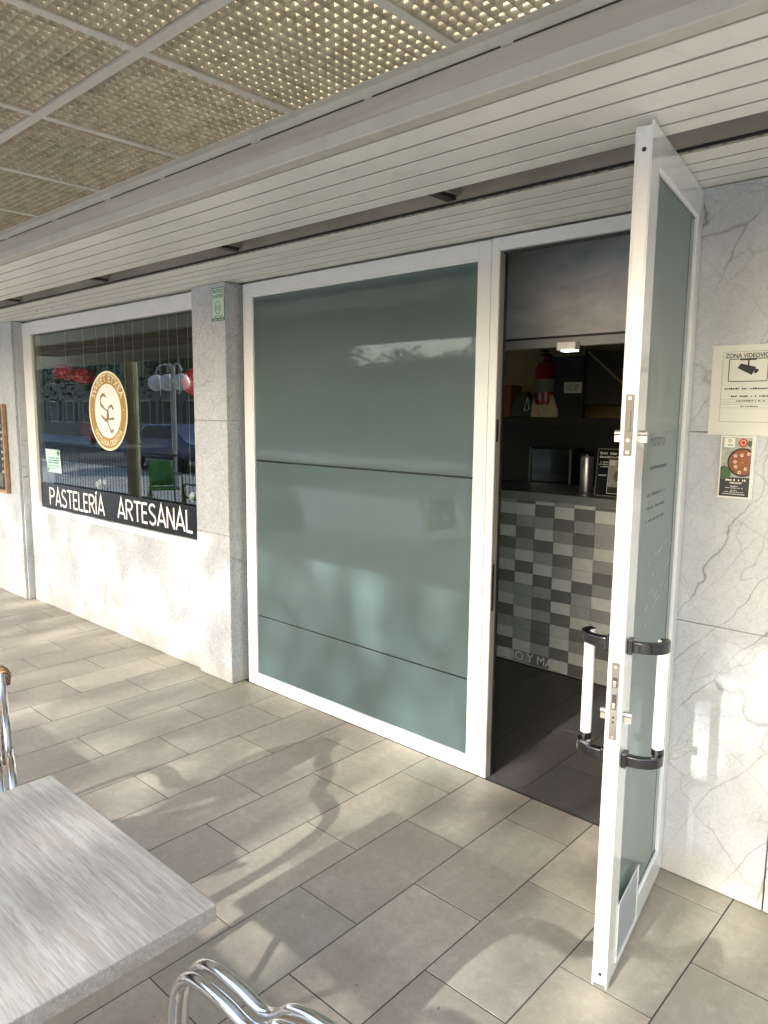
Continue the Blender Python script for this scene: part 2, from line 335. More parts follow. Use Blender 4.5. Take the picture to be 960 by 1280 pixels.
# ------------------------------------------------------------------ geometry helpers
class MB:
    def __init__(s): s.bm = bmesh.new()
    def box(s, x0, x1, y0, y1, z0, z1):
        v = [s.bm.verts.new(p) for p in ((x0, y0, z0), (x1, y0, z0), (x1, y1, z0), (x0, y1, z0), (x0, y0, z1), (x1, y0, z1), (x1, y1, z1), (x0, y1, z1))]
        for f in ((0, 3, 2, 1), (4, 5, 6, 7), (0, 1, 5, 4), (1, 2, 6, 5), (2, 3, 7, 6), (3, 0, 4, 7)):
            s.bm.faces.new([v[i] for i in f])
        return s
    def quad(s, *p):
        s.bm.faces.new([s.bm.verts.new(q) for q in p]); return s
    def ring(s, c, a, b, r, n):
        return [s.bm.verts.new(c + a * (r * cos(2 * pi * i / n)) + b * (r * sin(2 * pi * i / n))) for i in range(n)]
    def tube(s, pts, r, n=10, closed=False, caps=True):
        pts = [Vector(p) for p in pts]; N = len(pts)
        rr = r if isinstance(r, (list, tuple)) else [r] * N
        rings = []; up = None
        for i, p in enumerate(pts):
            if closed: t = pts[(i + 1) % N] - pts[i - 1]
            else: t = pts[min(i + 1, N - 1)] - pts[max(i - 1, 0)]
            t.normalize()
            if up is None:
                up = Vector((0, 0, 1)) if abs(t.z) < 0.9 else Vector((0, 1, 0))
            a = up - t * up.dot(t); a.normalize(); b = t.cross(a); up = a
            rings.append(s.ring(p, a, b, rr[i], n))
        K = N if closed else N - 1
        for i in range(K):
            A = rings[i]; B = rings[(i + 1) % N]
            for j in range(n): s.bm.faces.new((A[j], A[(j + 1) % n], B[(j + 1) % n], B[j]))
        if caps and not closed:
            s.bm.faces.new(rings[0][::-1]); s.bm.faces.new(rings[-1])
        return s
    def cyl(s, p0, p1, r, n=16): return s.tube([p0, p1], r, n)
    def prism(s, outline, f, d):
        """outline 2-D, f maps (u, v, w) to 3-D; extruded over w 0..d"""
        A = [s.bm.verts.new(f(u, v, 0)) for u, v in outline]; B = [s.bm.verts.new(f(u, v, d)) for u, v in outline]
        n = len(outline)
        s.bm.faces.new(A[::-1]); s.bm.faces.new(B)
        for i in range(n): s.bm.faces.new((A[i], A[(i + 1) % n], B[(i + 1) % n], B[i]))
        return s
    def lathe(s, prof, c, n=20, axis='Z'):
        c = Vector(c); rings = []
        for r, h in prof:
            if axis == 'Z': rings.append([s.bm.verts.new(c + Vector((r * cos(2 * pi * i / n), r * sin(2 * pi * i / n), h))) for i in range(n)])
            else: rings.append([s.bm.verts.new(c + Vector((r * cos(2 * pi * i / n), h, r * sin(2 * pi * i / n)))) for i in range(n)])
        for A, B in zip(rings, rings[1:]):
            for j in range(n): s.bm.faces.new((A[j], A[(j + 1) % n], B[(j + 1) % n], B[j]))
        s.bm.faces.new(rings[0][::-1]); s.bm.faces.new(rings[-1]); return s
    def ball(s, c, r, sz=(1, 1, 1), u=16, v=10):
        m = Matrix.Translation(Vector(c)) @ Matrix.Diagonal((r * sz[0], r * sz[1], r * sz[2], 1))
        bmesh.ops.create_uvsphere(s.bm, u_segments=u, v_segments=v, radius=1.0, matrix=m); return s
    def ribbon(s, pts, wd, f, lift=0.0):
        """flat mitred strip along 2-D pts; f maps (u, v, w)"""
        P = [Vector((p[0], p[1])) for p in pts]; n = len(P); W = wd if isinstance(wd, (list, tuple)) else [wd] * n
        L = []; Rr = []
        for i in range(n):
            a = (P[i] - P[i - 1]).normalized() if i > 0 else None
            b = (P[i + 1] - P[i]).normalized() if i < n - 1 else None
            if a is None: a = b
            if b is None: b = a
            t = (a + b); t = t.normalized() if t.length > 1e-6 else a
            nn = Vector((-t.y, t.x)); k = 1.0 / max(0.35, nn.dot(Vector((-a.y, a.x))))
            L.append(P[i] + nn * W[i] * 0.5 * k); Rr.append(P[i] - nn * W[i] * 0.5 * k)
        A = [s.bm.verts.new(f(q.x, q.y, lift)) for q in L]; B = [s.bm.verts.new(f(q.x, q.y, lift)) for q in Rr]
        for i in range(n - 1): s.bm.faces.new((A[i], B[i], B[i + 1], A[i + 1]))
        return s
    def disc(s, outline, f, lift=0.0):
        s.bm.faces.new([s.bm.verts.new(f(u, v, lift)) for u, v in outline]); return s
    def annulus(s, a, b, f, lift=0.0):
        A = [s.bm.verts.new(f(u, v, lift)) for u, v in a]; B = [s.bm.verts.new(f(u, v, lift)) for u, v in b]
        n = len(A)
        for i in range(n): s.bm.faces.new((A[i], A[(i + 1) % n], B[(i + 1) % n], B[i]))
        return s
    def mesh(s, name, mat, smooth=False):
        bmesh.ops.recalc_face_normals(s.bm, faces=s.bm.faces)
        me = bpy.data.meshes.new(name); s.bm.to_mesh(me); s.bm.free()
        if mat: me.materials.append(M[mat])
        if smooth:
            me.polygons.foreach_set('use_smooth', [True] * len(me.polygons))
            me.set_sharp_from_angle(angle=radians(40))
        return me
    def build(s, name, mat, parent=None, smooth=False, bevel=0.0):
        return link(name, s.mesh(name, mat, smooth), parent, bevel)

def link(name, me, parent=None, bevel=0.0):
    o = bpy.data.objects.new(name, me); COL.objects.link(o)
    if parent: o.parent = parent
    if bevel:
        b = o.modifiers.new('edge', 'BEVEL'); b.width = bevel; b.segments = 2; b.limit_method = 'ANGLE'; b.angle_limit = radians(50); b.harden_normals = False
    return o
def thing(name, label, cat, loc=(0, 0, 0), rz=0.0, group=None):
    o = bpy.data.objects.new(name, None); o.empty_display_size = 0.1; COL.objects.link(o)
    o.location = loc; o.rotation_euler = (0, 0, rz); o['label'] = label; o['category'] = cat
    if group: o['group'] = group
    return o
def tag(o, label, cat, group=None):
    o['label'] = label; o['category'] = cat
    if group: o['group'] = group
    return o
def struct(o): o['kind'] = 'structure'; return o
def stuff(o): o['kind'] = 'stuff'; return o
def part_copy(src, parent, loc, rz=None):
    c = src.copy(); COL.objects.link(c); c.parent = parent; c.location = loc
    if rz is not None: c.rotation_euler = (0, 0, rz)
    return c
def copy_tree(o, parent=None):
    c = o.copy(); COL.objects.link(c)
    if parent: c.parent = parent
    for ch in list(o.children): copy_tree(ch, c)
    return c
def rel(parent, x, y, z): return (x, y, z)

_tc = {}
def text_mb(s, size, align='CENTER', bold=0.0, sx=1.0):
    """mesh of a line of lettering in the (u, v) plane"""
    cu = bpy.data.curves.new('lettering', 'FONT'); cu.body = s; cu.size = size; cu.align_x = align; cu.resolution_u = 3; cu.offset = bold
    o = bpy.data.objects.new('lettering', cu); COL.objects.link(o)
    bpy.context.view_layer.update()
    dg = bpy.context.evaluated_depsgraph_get()
    me = bpy.data.meshes.new_from_object(o.evaluated_get(dg))
    vs = [(v.co.x * sx, v.co.y) for v in me.vertices]; fs = [tuple(p.vertices) for p in me.polygons]
    bpy.data.objects.remove(o); bpy.data.curves.remove(cu); bpy.data.meshes.remove(me)
    return vs, fs
def add_text(mb, s, size, f, align='CENTER', bold=0.0, sx=1.0, lift=0.0):
    vs, fs = text_mb(s, size, align, bold, sx)
    V = [mb.bm.verts.new(f(u, v, lift)) for u, v in vs]
    for fc in fs:
        try: mb.bm.faces.new([V[i] for i in fc])
        except ValueError: pass
    return mb
def face(x0, y0, z0):
    """map (u, v, w) onto a facade-parallel plane, w towards the street"""
    return lambda u, v, w: Vector((x0 + u, y0 - w, z0 + v))
def ell(a, b, n=48, c=(0, 0)): return [(c[0] + a * cos(2 * pi * i / n), c[1] + b * sin(2 * pi * i / n)) for i in range(n)]
def scribble(mb, f, u0, u1, v, h, lift, rng, gap=0.35):
    """a line of print too small to read: short uneven strokes"""
    u = u0
    while u < u1:
        wd = h * rng.uniform(0.35, 0.9)
        if rng.random() > gap * 0.45:
            mb.disc([(u, v), (min(u + wd, u1), v), (min(u + wd, u1), v + h * rng.uniform(0.6, 1.0)), (u, v + h * rng.uniform(0.6, 1.0))], f, lift)
        u += wd + h * rng.uniform(0.15, 0.35)

FY = 2.757      # face of the window and door frames
# ------------------------------------------------------------------ ground
g = MB().quad((-900, -900, -0.14), (900, -900, -0.14), (900, 900, -0.14), (-900, 900, -0.14)).build('ground', 'paving'); struct(g)
r_ = MB().box(-200, 200, -13.0, -6.5, -0.20, -0.132).build('road', 'asphalt'); struct(r_)
fl = MB().box(-15.0, 5.0, -1.7, 2.80, -0.13, -0.0010).build('terrace_floor', 'grout_dark'); struct(fl)
TX, TY, GAP = 0.2985, 0.604, 0.0045
def tile_mesh(w_, l_, name='floor_tile', mat='tile_beige', h=0.004):
    b = MB(); e = 0.0015
    x0, x1, y0, y1 = -w_ / 2, w_ / 2, -l_ / 2, l_ / 2
    e = 0.0004
    lo = [(x0, y0, -0.004), (x1, y0, -0.004), (x1, y1, -0.004), (x0, y1, -0.004)]
    md = [(x0, y0, h - 0.0055), (x1, y0, h - 0.0055), (x1, y1, h - 0.0055), (x0, y1, h - 0.0055)]
    hi = [(x0 + e, y0 + e, h - 0.004), (x1 - e, y0 + e, h - 0.004), (x1 - e, y1 - e, h - 0.004), (x0 + e, y1 - e, h - 0.004)]
    A = [b.bm.verts.new(p) for p in lo]; B = [b.bm.verts.new(p) for p in md]; C = [b.bm.verts.new(p) for p in hi]
    for P, Q in ((A, B), (B, C)):
        for i in range(4): b.bm.faces.new((P[i], P[(i + 1) % 4], Q[(i + 1) % 4], Q[i]))
    b.bm.faces.new(C)
    return b.mesh(name, mat)
meshes = {}
rest = MB()
rng = random.Random(3)
for n in range(-14, 46):
    xr = -1.0 - TX * n; xl = xr - TX
    if xl < -14.9: break
    off = 1.627 if n % 2 == 0 else 1.929
    for kk in range(-7, 3):
        y0 = off + TY * kk; y1 = y0 + TY
        a, b2 = max(y0, -1.65), min(y1, FY - 0.003)
        if b2 - a < 0.05: continue
        shown = xl > -9.0 and xr < 0.7 and b2 > 0.95
        if shown:
            L = round(b2 - a - GAP, 4)
            if L not in meshes: meshes[L] = tile_mesh(TX - GAP, L)
            o = link('floor_tile', meshes[L], fl)
            o.location = ((xl + xr) / 2, (a + b2) / 2, rng.uniform(-0.0006, 0.0006))
        else:
            rest.box(xl + GAP / 2, xr - GAP / 2, a + GAP / 2, b2 - GAP / 2, -0.002, 0.0)
stuff(rest.build('floor_tiling', 'tile_beige', fl))

# ------------------------------------------------------------------ shop interior shell
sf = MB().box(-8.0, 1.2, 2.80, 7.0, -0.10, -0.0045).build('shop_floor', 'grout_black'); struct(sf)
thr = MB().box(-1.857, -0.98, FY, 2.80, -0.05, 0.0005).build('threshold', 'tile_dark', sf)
dm = {}
joints = {-2: (3.16, 3.92), -1: (3.52, 4.28), 0: (3.66, 4.42), 1: (3.16, 3.92), 2: (3.52, 4.28), 3: (3.3, 4.1)}
for ci in range(-5, 16):
    xr = -1.295 - 0.38 * ci + 0.0; xl = xr - 0.38
    ph = {0: 3.16, 1: 3.52, 2: 3.66}.get(ci, 3.16 + 0.19 * (ci % 4))
    for kk in range(-2, 6):
        y0 = ph + 0.76 * kk; a, b2 = max(y0, 2.80), min(y0 + 0.76, 4.27 if xr > -3.2 else 5.9)
        if b2 - a < 0.05 or xl < -8 or xr > 1.2: continue
        L = round(b2 - a - 0.003, 4)
        if L not in dm: dm[L] = tile_mesh(0.377, L, 'floor_tile', 'tile_dark')
        o = link('floor_tile', dm[L], sf); o.location = ((xl + xr) / 2, (a + b2) / 2, 0.0)
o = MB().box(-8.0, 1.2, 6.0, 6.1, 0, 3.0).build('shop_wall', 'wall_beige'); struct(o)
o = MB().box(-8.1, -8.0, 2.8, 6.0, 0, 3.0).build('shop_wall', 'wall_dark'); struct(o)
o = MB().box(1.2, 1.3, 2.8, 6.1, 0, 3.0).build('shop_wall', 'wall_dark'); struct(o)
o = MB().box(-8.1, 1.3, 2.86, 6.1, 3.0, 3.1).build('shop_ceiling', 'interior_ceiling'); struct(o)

# ------------------------------------------------------------------ facade masonry
def slabs(parent, mat, rects, y, t=0.02):
    for (x0, x1, z0, z1) in rects:
        MB().box(x0, x1, y, y + t, z0, z1).build('slab', mat, parent, bevel=0.0015)
JZ = 1.667; TOPZ = 2.486
# under the shop window
t = thing('marble_wall', 'low white speckled marble wall under the bakery window', 'wall', (-5.4, 2.685, 0))
MB().box(-6.80, -4.05, 2.70, 2.86, 0.0, 0.83).build('core', 'grout_light', t).matrix_parent_inverse = Matrix.Translation((5.4, -2.685, 0))
def world_children(t):
    inv = Matrix.Translation(-Vector(t.location))
    for c in t.children: c.matrix_parent_inverse = inv
slabs(t, 'marble_speckled', [(-6.775, -5.441, 0.004, 0.823), (-5.439, -4.06, 0.004, 0.823)], 2.68); world_children(t)
# pillar between the windows
t = thing('marble_pillar', 'grey white marble pillar between the bakery window and the frosted pane', 'pillar', (-3.9, 2.7, 0))
MB().box(-4.06, -3.76, 2.68, 2.86, 0.0, TOPZ).build('core', 'grout_light', t)
slabs(t, 'marble_speckled', [(-4.083, -3.738, 0.004, 0.955), (-4.083, -3.738, 0.957, JZ), (-4.083, -3.738, JZ + 0.002, TOPZ)], 2.655)
for z0, z1 in ((0.004, JZ), (JZ + 0.002, TOPZ)):
    MB().box(-3.758, -3.733, 2.677, FY + 0.04, z0, z1).build('side_slab', 'marble_speckled', t, bevel=0.0015)
MB().box(-3.7375, -3.731, 2.6555, 2.6765, 0.004, TOPZ).build('edge_strip', 'marble_speckled', t)
world_children(t)
# far-left pillar
t = thing('marble_pillar', 'white marble pillar behind the chalkboard at the left edge', 'pillar', (-7.2, 2.66, 0))
MB().box(-8.3, -6.83, 2.64, 2.86, 0.0, TOPZ).build('core', 'grout_light', t)
slabs(t, 'marble_speckled', [(-7.118, -6.826, 0.004, TOPZ), (-7.72, -7.121, 0.004, TOPZ), (-8.3, -7.723, 0.004, TOPZ)], 2.612)
for z0, z1 in ((0.004, JZ - 0.25), (JZ - 0.248, TOPZ)):
    MB().box(-6.832, -6.805, 2.634, 2.70, z0, z1).build('side_slab', 'marble_veined', t, bevel=0.0015)
world_children(t)
# right-hand wall
t = thing('marble_wall', 'white marble wall with dark diagonal veins to the right of the open door', 'wall', (-0.5, 2.66, 0))
MB().box(-0.955, 4.0, 2.667, 2.86, 0.0, TOPZ).build('core', 'grout_dark', t)
xs = [(-0.972, -0.609), (-0.604, 0.35), (0.353, 1.30), (1.303, 2.4), (2.403, 4.0)]
slabs(t, 'marble_veined', [(a, b, z0, z1) for a, b in xs for z0, z1 in ((0.004, 0.985), (0.987, JZ), (JZ + 0.0025, TOPZ))], 2.645)
MB().box(-0.972, -0.950, 2.666, 2.80, 0.004, TOPZ).build('side_slab', 'marble_veined', t, bevel=0.001)
world_children(t)
# wall further left, beyond the pillar
t = thing('marble_wall', 'marble wall running on beyond the chalkboard at the far left', 'wall', (-11, 2.68, 0))
MB().box(-15.0, -8.305, 2.68, 2.86, 0.0, TOPZ).build('slab', 'marble_speckled', t); world_children(t)
# building above the soffit
t = thing('building', 'rendered upper storey of the building above the white soffit', 'building', (-5, 3, 2.6))
MB().box(-16, 6, 2.80, 7.0, 3.12, 7.5).build('wall', 'building_render', t)
MB().box(-16, 6, 2.825, 2.872, 2.435, 3.118).build('lintel', 'wall_white', t); MB().box(-16, 6, 1.5755, 2.824, 2.70, 2.75).build('soffit_cover', 'wall_white', t); world_children(t)

# ------------------------------------------------------------------ shop window
t = thing('shop_window', 'bakery window with white frame, round gold badge and black lettered band', 'window', (-5.4, 2.70, 0.83))
GX0, GX1, GZ0, GZ1, GY = -6.625, -4.085, 0.872, 2.365, 2.712
for nm, b in (('frame', (-6.80, GX0, 2.692, 2.752, 0.826, 2.47)), ('frame', (-4.085, -4.045, 2.692, 2.752, 0.826, 2.47)),
              ('frame', (GX0 - 0.0, GX1, 2.690, 2.750, GZ1, 2.472)), ('sill', (GX0, GX1, 2.684, 2.75, 0.824, GZ0))):
    MB().box(*b).build(nm, 'white_paint', t, bevel=0.003)
MB().box(GX0 - 0.01, GX0 + 0.022, 2.705, 2.722, GZ0, GZ1).build('gasket', 'fascia_grey', t)
MB().box(GX0 - 0.005, GX1 + 0.005, GY, GY + 0.006, GZ0 - 0.004, GZ1 + 0.004).build('pane', 'clear_glass', t)
MB().box(GX0 + 0.005, GX1, GY - 0.0020, GY - 0.0006, GZ0 + 0.002, 1.094).build('vinyl_band', 'vinyl_black', t)
# condensed capitals drawn as strokes
def glyph(ch):
    A = lambda c, r, a0, a1, n=8: [(c[0] + r[0] * cos(radians(a0 + (a1 - a0) * i / n)), c[1] + r[1] * sin(radians(a0 + (a1 - a0) * i / n))) for i in range(n + 1)]
    if ch == 'P': return [[(0, 0), (0, 1)], [(0, 0.97)] + A((0.20, 0.73), (0.24, 0.24), 90, -90) + [(0, 0.49)]], 0.44
    if ch == 'A': return [[(0, 0), (0.25, 1.0), (0.50, 0)], [(0.09, 0.27), (0.41, 0.27)]], 0.50
    if ch == 'S': return [[(0.36, 0.86)] + A((0.20, 0.76), (0.19, 0.21), 50, 210) + [(0.08, 0.60), (0.32, 0.42)] + A((0.19, 0.25), (0.20, 0.22), 40, -150)], 0.40
    if ch == 'T': return [[(-0.02, 0.965), (0.44, 0.965)], [(0.21, 0.93), (0.21, 0)]], 0.42
    if ch == 'E': return [[(0, 0), (0, 1)], [(0.03, 0.965), (0.34, 0.965)], [(0.03, 0.52), (0.30, 0.52)], [(0.03, 0.035), (0.34, 0.035)]], 0.35
    if ch == 'L': return [[(0, 1), (0, 0.0)], [(0.03, 0.035), (0.34, 0.035)]], 0.33
    if ch == 'R': return [[(0, 0), (0, 1)], [(0, 0.97)] + A((0.19, 0.74), (0.22, 0.23), 90, -90) + [(0, 0.51)], [(0.16, 0.50), (0.42, 0)]], 0.43
    if ch == 'Í': return [[(0, 0), (0, 1)], [(0.0, 1.06), (0.10, 1.20)]], 0.04
    if ch == 'N': return [[(0, 0), (0, 1)], [(0, 0.98), (0.40, 0.02)], [(0.40, 0), (0.40, 1)]], 0.40
def stroke_word(mb, word, x0, x1, z, h, th, y):
    gs = [glyph(c) for c in word]; tot = sum(wd for _, wd in gs); sp = 0.115 * (len(word) - 1)
    sx = (x1 - x0) / ((tot + sp) ); x = x0
    for st, wd in gs:
        for i, p in enumerate(st):
            mb.ribbon([(x + q[0] * sx, z + q[1] * h) for q in p], th, lambda u, v, w_: Vector((u, y - w_, v)), 0.0003 * i)
        x += (wd + 0.115) * sx
mb = MB()
stroke_word(mb, 'PASTELERÍA', -6.435, -5.452, 0.905, 0.150, 0.018, GY - 0.0028)
stroke_word(mb, 'ARTESANAL', -5.235, -4.222, 0.912, 0.150, 0.018, GY - 0.0028)
mb.build('lettering', 'lettering_white', t)
# round badge
LC = face(-5.332, GY - 0.0008, 1.718); RA = 0.300
dk = MB().disc(ell(RA, RA), LC, 0.001).build('badge', 'logo_cream', t)
MB().annulus(ell(RA * 0.945, RA * 0.945), ell(RA * 0.685, RA * 0.685), LC, 0.0016).build('ring', 'logo_gold', dk)
MB().disc(ell(RA * 0.665, RA * 0.665), LC, 0.0020).build('centre', 'logo_white', dk)
mb = MB()
def arc_text(word, r, mid, top, size, sx=1.0, spread=1.0, bold=0.0):
    vs, fs = text_mb(word, size, 'CENTER', bold, sx)
    def f(u, v):
        a = mid - (u * spread / r if top else -u * spread / r)
        rr = r + v if top else r - v
        return LC(rr * cos(a), rr * sin(a), 0.0024)
    V = [mb.bm.verts.new(f(u, v)) for u, v in vs]
    for fc in fs:
        try: mb.bm.faces.new([V[i] for i in fc])
        except ValueError: pass
arc_text('SWEET ETXEA', RA * 0.735, pi / 2, True, 0.082, 0.98, 1.0, 0.0005)
arc_text('PASTELERIA CREATIVA', RA * 0.885, -pi / 2, False, 0.062, 0.80, 1.0, 0.0005)
for sgn in (-1, 1): mb.disc(ell(0.006, 0.006, 12, (sgn * RA * 0.815, 0.01)), LC, 0.0024)
mb.build('ring_lettering', 'logo_cream', dk)
mb = MB()
def sp(pts, n=5):
    out = []
    P = [Vector((*p, 0)) for p in pts]; P = [P[0] * 2 - P[1]] + P + [P[-1] * 2 - P[-2]]
    for i in range(1, len(P) - 2):
        for j in range(n):
            tt = j / n; a, b, c, d = P[i - 1:i + 3]
            q = 0.5 * ((2 * b) + (c - a) * tt + (2 * a - 5 * b + 4 * c - d) * tt ** 2 + (3 * b - a - 3 * c + d) * tt ** 3); out.append((q.x, q.y))
    out.append(pts[-1]); return out
s1 = sp([(-0.02, 0.105), (-0.06, 0.125), (-0.105, 0.10), (-0.105, 0.055), (-0.06, 0.025), (0.0, -0.005), (0.012, -0.04), (-0.012, -0.07), (-0.05, -0.062), (-0.105, -0.03)])
mb.ribbon(s1, [0.012 + 0.010 * abs(sin(i * 0.28)) for i in range(len(s1))], LC, 0.0024)
s2 = sp([(0.09, 0.012), (0.06, 0.04), (0.015, 0.02), (-0.005, -0.03), (0.0, -0.09), (0.03, -0.135), (0.055, -0.155), (0.085, -0.135)])
mb.ribbon(s2, [0.012 + 0.010 * abs(sin(0.6 + i * 0.25)) for i in range(len(s2))], LC, 0.0027)
mb.ribbon([(-0.03, -0.06), (0.04, -0.058), (0.10, -0.055)], [0.010, 0.016, 0.018], LC, 0.0030)
mb.build('monogram', 'logo_brown', dk)
world_children(t)

# small paper inside the pane
t = thing('notice', 'pale blue green paper notice taped inside the bakery window at lower left', 'notice', (-6.33, GY - 0.002, 1.29))
F = lambda u, v, w_: Vector((u, -w_, v))
MB().prism([(-0.155, 0.100), (0.13, 0.098), (0.155, -0.10), (-0.115, -0.098)], F, 0.0010).build('sheet', 'paper_teal', t)
mb = MB(); rg = random.Random(5)
add_text(mb, '♣', 0.05, face(0.10, -0.0014, 0.055)); 
for i, v in enumerate((0.02, 0.0, -0.02, -0.045, -0.065)): scribble(mb, lambda u, v_, w_: Vector((u, -w_, v_)), -0.10 + 0.01 * (i % 2), 0.115, v, 0.014 if i < 3 else 0.008, 0.0014, rg)
mb.disc(ell(0.012, 0.018, 10, (-0.10, -0.075)), F, 0.0014)
mb.build('print', 'ink_green', t)

# things hanging and standing in the display, behind the pane
def lantern(loc, r, sz, label, ztop):
    t = thing('lantern', label, 'lantern', loc, 0, 'red glossy ornaments hung in the bakery window')
    prof = [(0.02 * r, r * sz), (0.35 * r, r * sz * 0.95), (0.8 * r, r * sz * 0.6), (r, 0), (0.85 * r, -r * sz * 0.55), (0.4 * r, -r * sz * 0.92), (0.02 * r, -r * sz)]
    MB().lathe(prof, (0, 0, 0), 18).build('shade', 'lantern_red', t, smooth=True)
    MB().cyl((0, 0, r * sz), (0, 0, ztop - loc[2]), 0.0022, 6).build('thread', 'spine_cable', t)
lantern((-4.50, 2.95, 1.925), 0.105, 0.95, 'bright red glossy ball hung at the right of the bakery window', 2.7)
lantern((-6.60, 2.98, 2.055), 0.12, 0.62, 'dark red flattened ornament hung at the upper left of the bakery window', 2.7)
lantern((-6.42, 3.06, 2.02), 0.12, 0.60, 'second dark red ornament hung just right of the flattened one', 2.7)
rg = random.Random(11)
t = thing('thread_curtain', 'fine pale threads hanging behind the bakery window glass', 'threads', (-5.4, 3.0, 2.7))
for x in (-6.1, -5.95, -5.8, -5.62, -5.1, -4.95, -4.83, -4.72, -5.35, -5.5):
    o = MB().cyl((x + 5.4, rg.uniform(0, .05), 0), (x + 5.4 + 0.004, 0.02, rg.uniform(-1.5, -0.7)), 0.0016, 5).build('thread', 'spine_cable', t)
t = thing('display_shelf', 'dark display shelf inside the bakery window', 'shelf', (-7.0, 3.5, 0))
MB().box(-0.6, 0.75, -0.25, 0.25, 1.38, 1.41).build('shelf_board', 'counter_slab', t, bevel=0.003)
for x in (-0.55, 0.68): MB().box(x - 0.015, x + 0.015, -0.02, 0.02, 0.0, 1.38).build('leg', 'black_matt', t)
t = thing('bag', 'glossy red round bag standing on the shelf in the bakery window', 'bag', (-7.05, 3.45, 1.41))
MB().lathe([(0.06, 0), (0.13, 0.03), (0.155, 0.12), (0.13, 0.2), (0.06, 0.235)], (0, 0, 0), 16).build('body', 'lantern_red', t, smooth=True)
MB().tube([(0.05 * cos(a), 0, 0.225 + 0.06 * sin(a)) for a in [pi * i / 8 for i in range(9)]], 0.006, 6).build('handle', 'lantern_red', t)
t = thing('poster', 'pale poster card standing behind the red bag in the bakery window', 'poster', (-7.25, 3.62, 1.41))
MB().box(-0.20, 0.24, 0, 0.012, 0.0, 0.48).build('card', 'leaflet_grey', t)
MB().box(-0.005, 0.21, -0.003, -0.001, 0.05, 0.45).build('panel', 'crate_pink', t)
mb = MB()
for i in range(6): scribble(mb, F, -0.17, -0.03, 0.08 + i * 0.06, 0.03, 0.0, rg)
mb.build('print', 'car_blue', t).location = (0, -0.003, 0)
def sprig(loc, label):
    t = thing('flower', label, 'flower', loc, 0, 'white flowers in the bakery window')
    rg2 = random.Random(int(loc[0] * 100))
    mb = MB(); mp = MB()
    for i in range(5):
        a = rg2.uniform(0, 6.28); e = Vector((0.05 * cos(a), 0.03 * sin(a), rg2.uniform(0.20, 0.27)))
        mb.tube([(0, 0, 0), e * 0.5 + Vector((0, 0, 0.02)), e], 0.002, 5)
        for j in range(5):
            b = 6.28 * j / 5; mp.ball(e + Vector((0.014 * cos(b), 0.0, 0.014 * sin(b))), 0.012, (1, 0.5, 1), 6, 4)
    mb.build('stem', 'stem_green', t); mp.build('petals', 'petal_white', t, smooth=True)
sprig((-5.80, 2.87, 0.87), 'white flower sprig behind the first lettered word')
sprig((-4.42, 2.87, 0.90), 'white flower sprig at the right end of the black band')
MB().box(-6.6, -4.1, 2.76, 3.35, 0.80, 0.868).build('window_ledge', 'counter_slab').__setitem__('label', 'grey ledge inside the bakery window behind the black band')
bpy.data.objects['window_ledge']['category'] = 'ledge'

# ------------------------------------------------------------------ frosted fixed pane
t = thing('frosted_window', 'tall fixed pane of blue green frosted glass in a white frame', 'window', (-2.8, FY, 0))
PX0, PX1, PZ0, PZ1 = -3.612, -1.966, 0.070, 2.405
for nm, b in (('frame', (-3.692, PX0, FY, FY + 0.06, 0.002, 2.478)), ('frame', (PX1, -1.902, FY - 0.001, FY + 0.06, 0.002, 2.478)),
              ('frame', (PX0, PX1, FY - 0.0005, FY + 0.06, PZ1, 2.478)), ('sill', (PX0, PX1, FY - 0.002, FY + 0.06, 0.002, PZ0))):
    MB().box(*b).build(nm, 'white_paint', t, bevel=0.003)
for nm, b in (('bead', (PX0, PX0 + 0.010, FY + 0.004, FY + 0.02, PZ0, PZ1)), ('bead', (PX1 - 0.010, PX1, FY + 0.004, FY + 0.02, PZ0, PZ1)),
              ('bead', (PX0 + 0.01, PX1 - 0.01, FY + 0.005, FY + 0.02, PZ1 - 0.010, PZ1)), ('bead', (PX0 + 0.01, PX1 - 0.01, FY + 0.005, FY + 0.02, PZ0, PZ0 + 0.010))):
    MB().box(*b).build(nm, 'white_paint', t)
MB().box(PX0 + 0.004, PX1 - 0.004, FY + 0.014, FY + 0.022, PZ0 + 0.004, PZ1 - 0.004).build('pane', 'frosted_film', t)
MB().box(PX0 + 0.011, PX1 - 0.011, FY + 0.0125, FY + 0.0138, 1.424, 1.434).build('film_seam', 'black_gloss', t)
MB().box(PX0 + 0.011, PX1 - 0.011, FY + 0.0125, FY + 0.0138, 0.454, 0.461).build('film_seam', 'black_gloss', t)
world_children(t)

# ------------------------------------------------------------------ doorway frame
t = thing('door_frame', 'white metal frame round the open doorway', 'door frame', (-1.4, FY, 0))
MB().box(-1.8995, -1.858, FY - 0.0015, FY + 0.062, 0.002, 2.480).build('post', 'white_paint', t, bevel=0.003)
MB().box(-1.858, -0.980, FY - 0.001, FY + 0.062, 2.424, 2.480).build('head', 'white_paint', t, bevel=0.003)
MB().box(-1.858, -1.8565, FY + 0.004, FY + 0.060, 0.002, 2.424).build('stop', 'fascia_grey', t)
MB().box(-1.8565, -1.853, FY + 0.040, FY + 0.058, 0.002, 2.424).build('seal', 'black_rubber', t)
MB().box(-1.853, -0.980, FY + 0.022, FY + 0.036, 2.412, 2.424).build('seal', 'black_rubber', t)
for z0, z1 in ((1.60, 1.70), (0.82, 1.04)):
    MB().box(-1.8565, -1.8535, FY + 0.006, FY + 0.022, z0, z1).build('strike_plate', 'steel_dark', t)
MB().box(-1.0, -0.973, FY - 0.08, FY + 0.06, 0.002, 2.480).build('post', 'white_paint', t, bevel=0.002)
MB().box(-1.857, -0.98, FY - 0.004, FY + 0.002, 0.0008, 0.003).build('threshold_strip', 'steel_dark', t)
world_children(t)

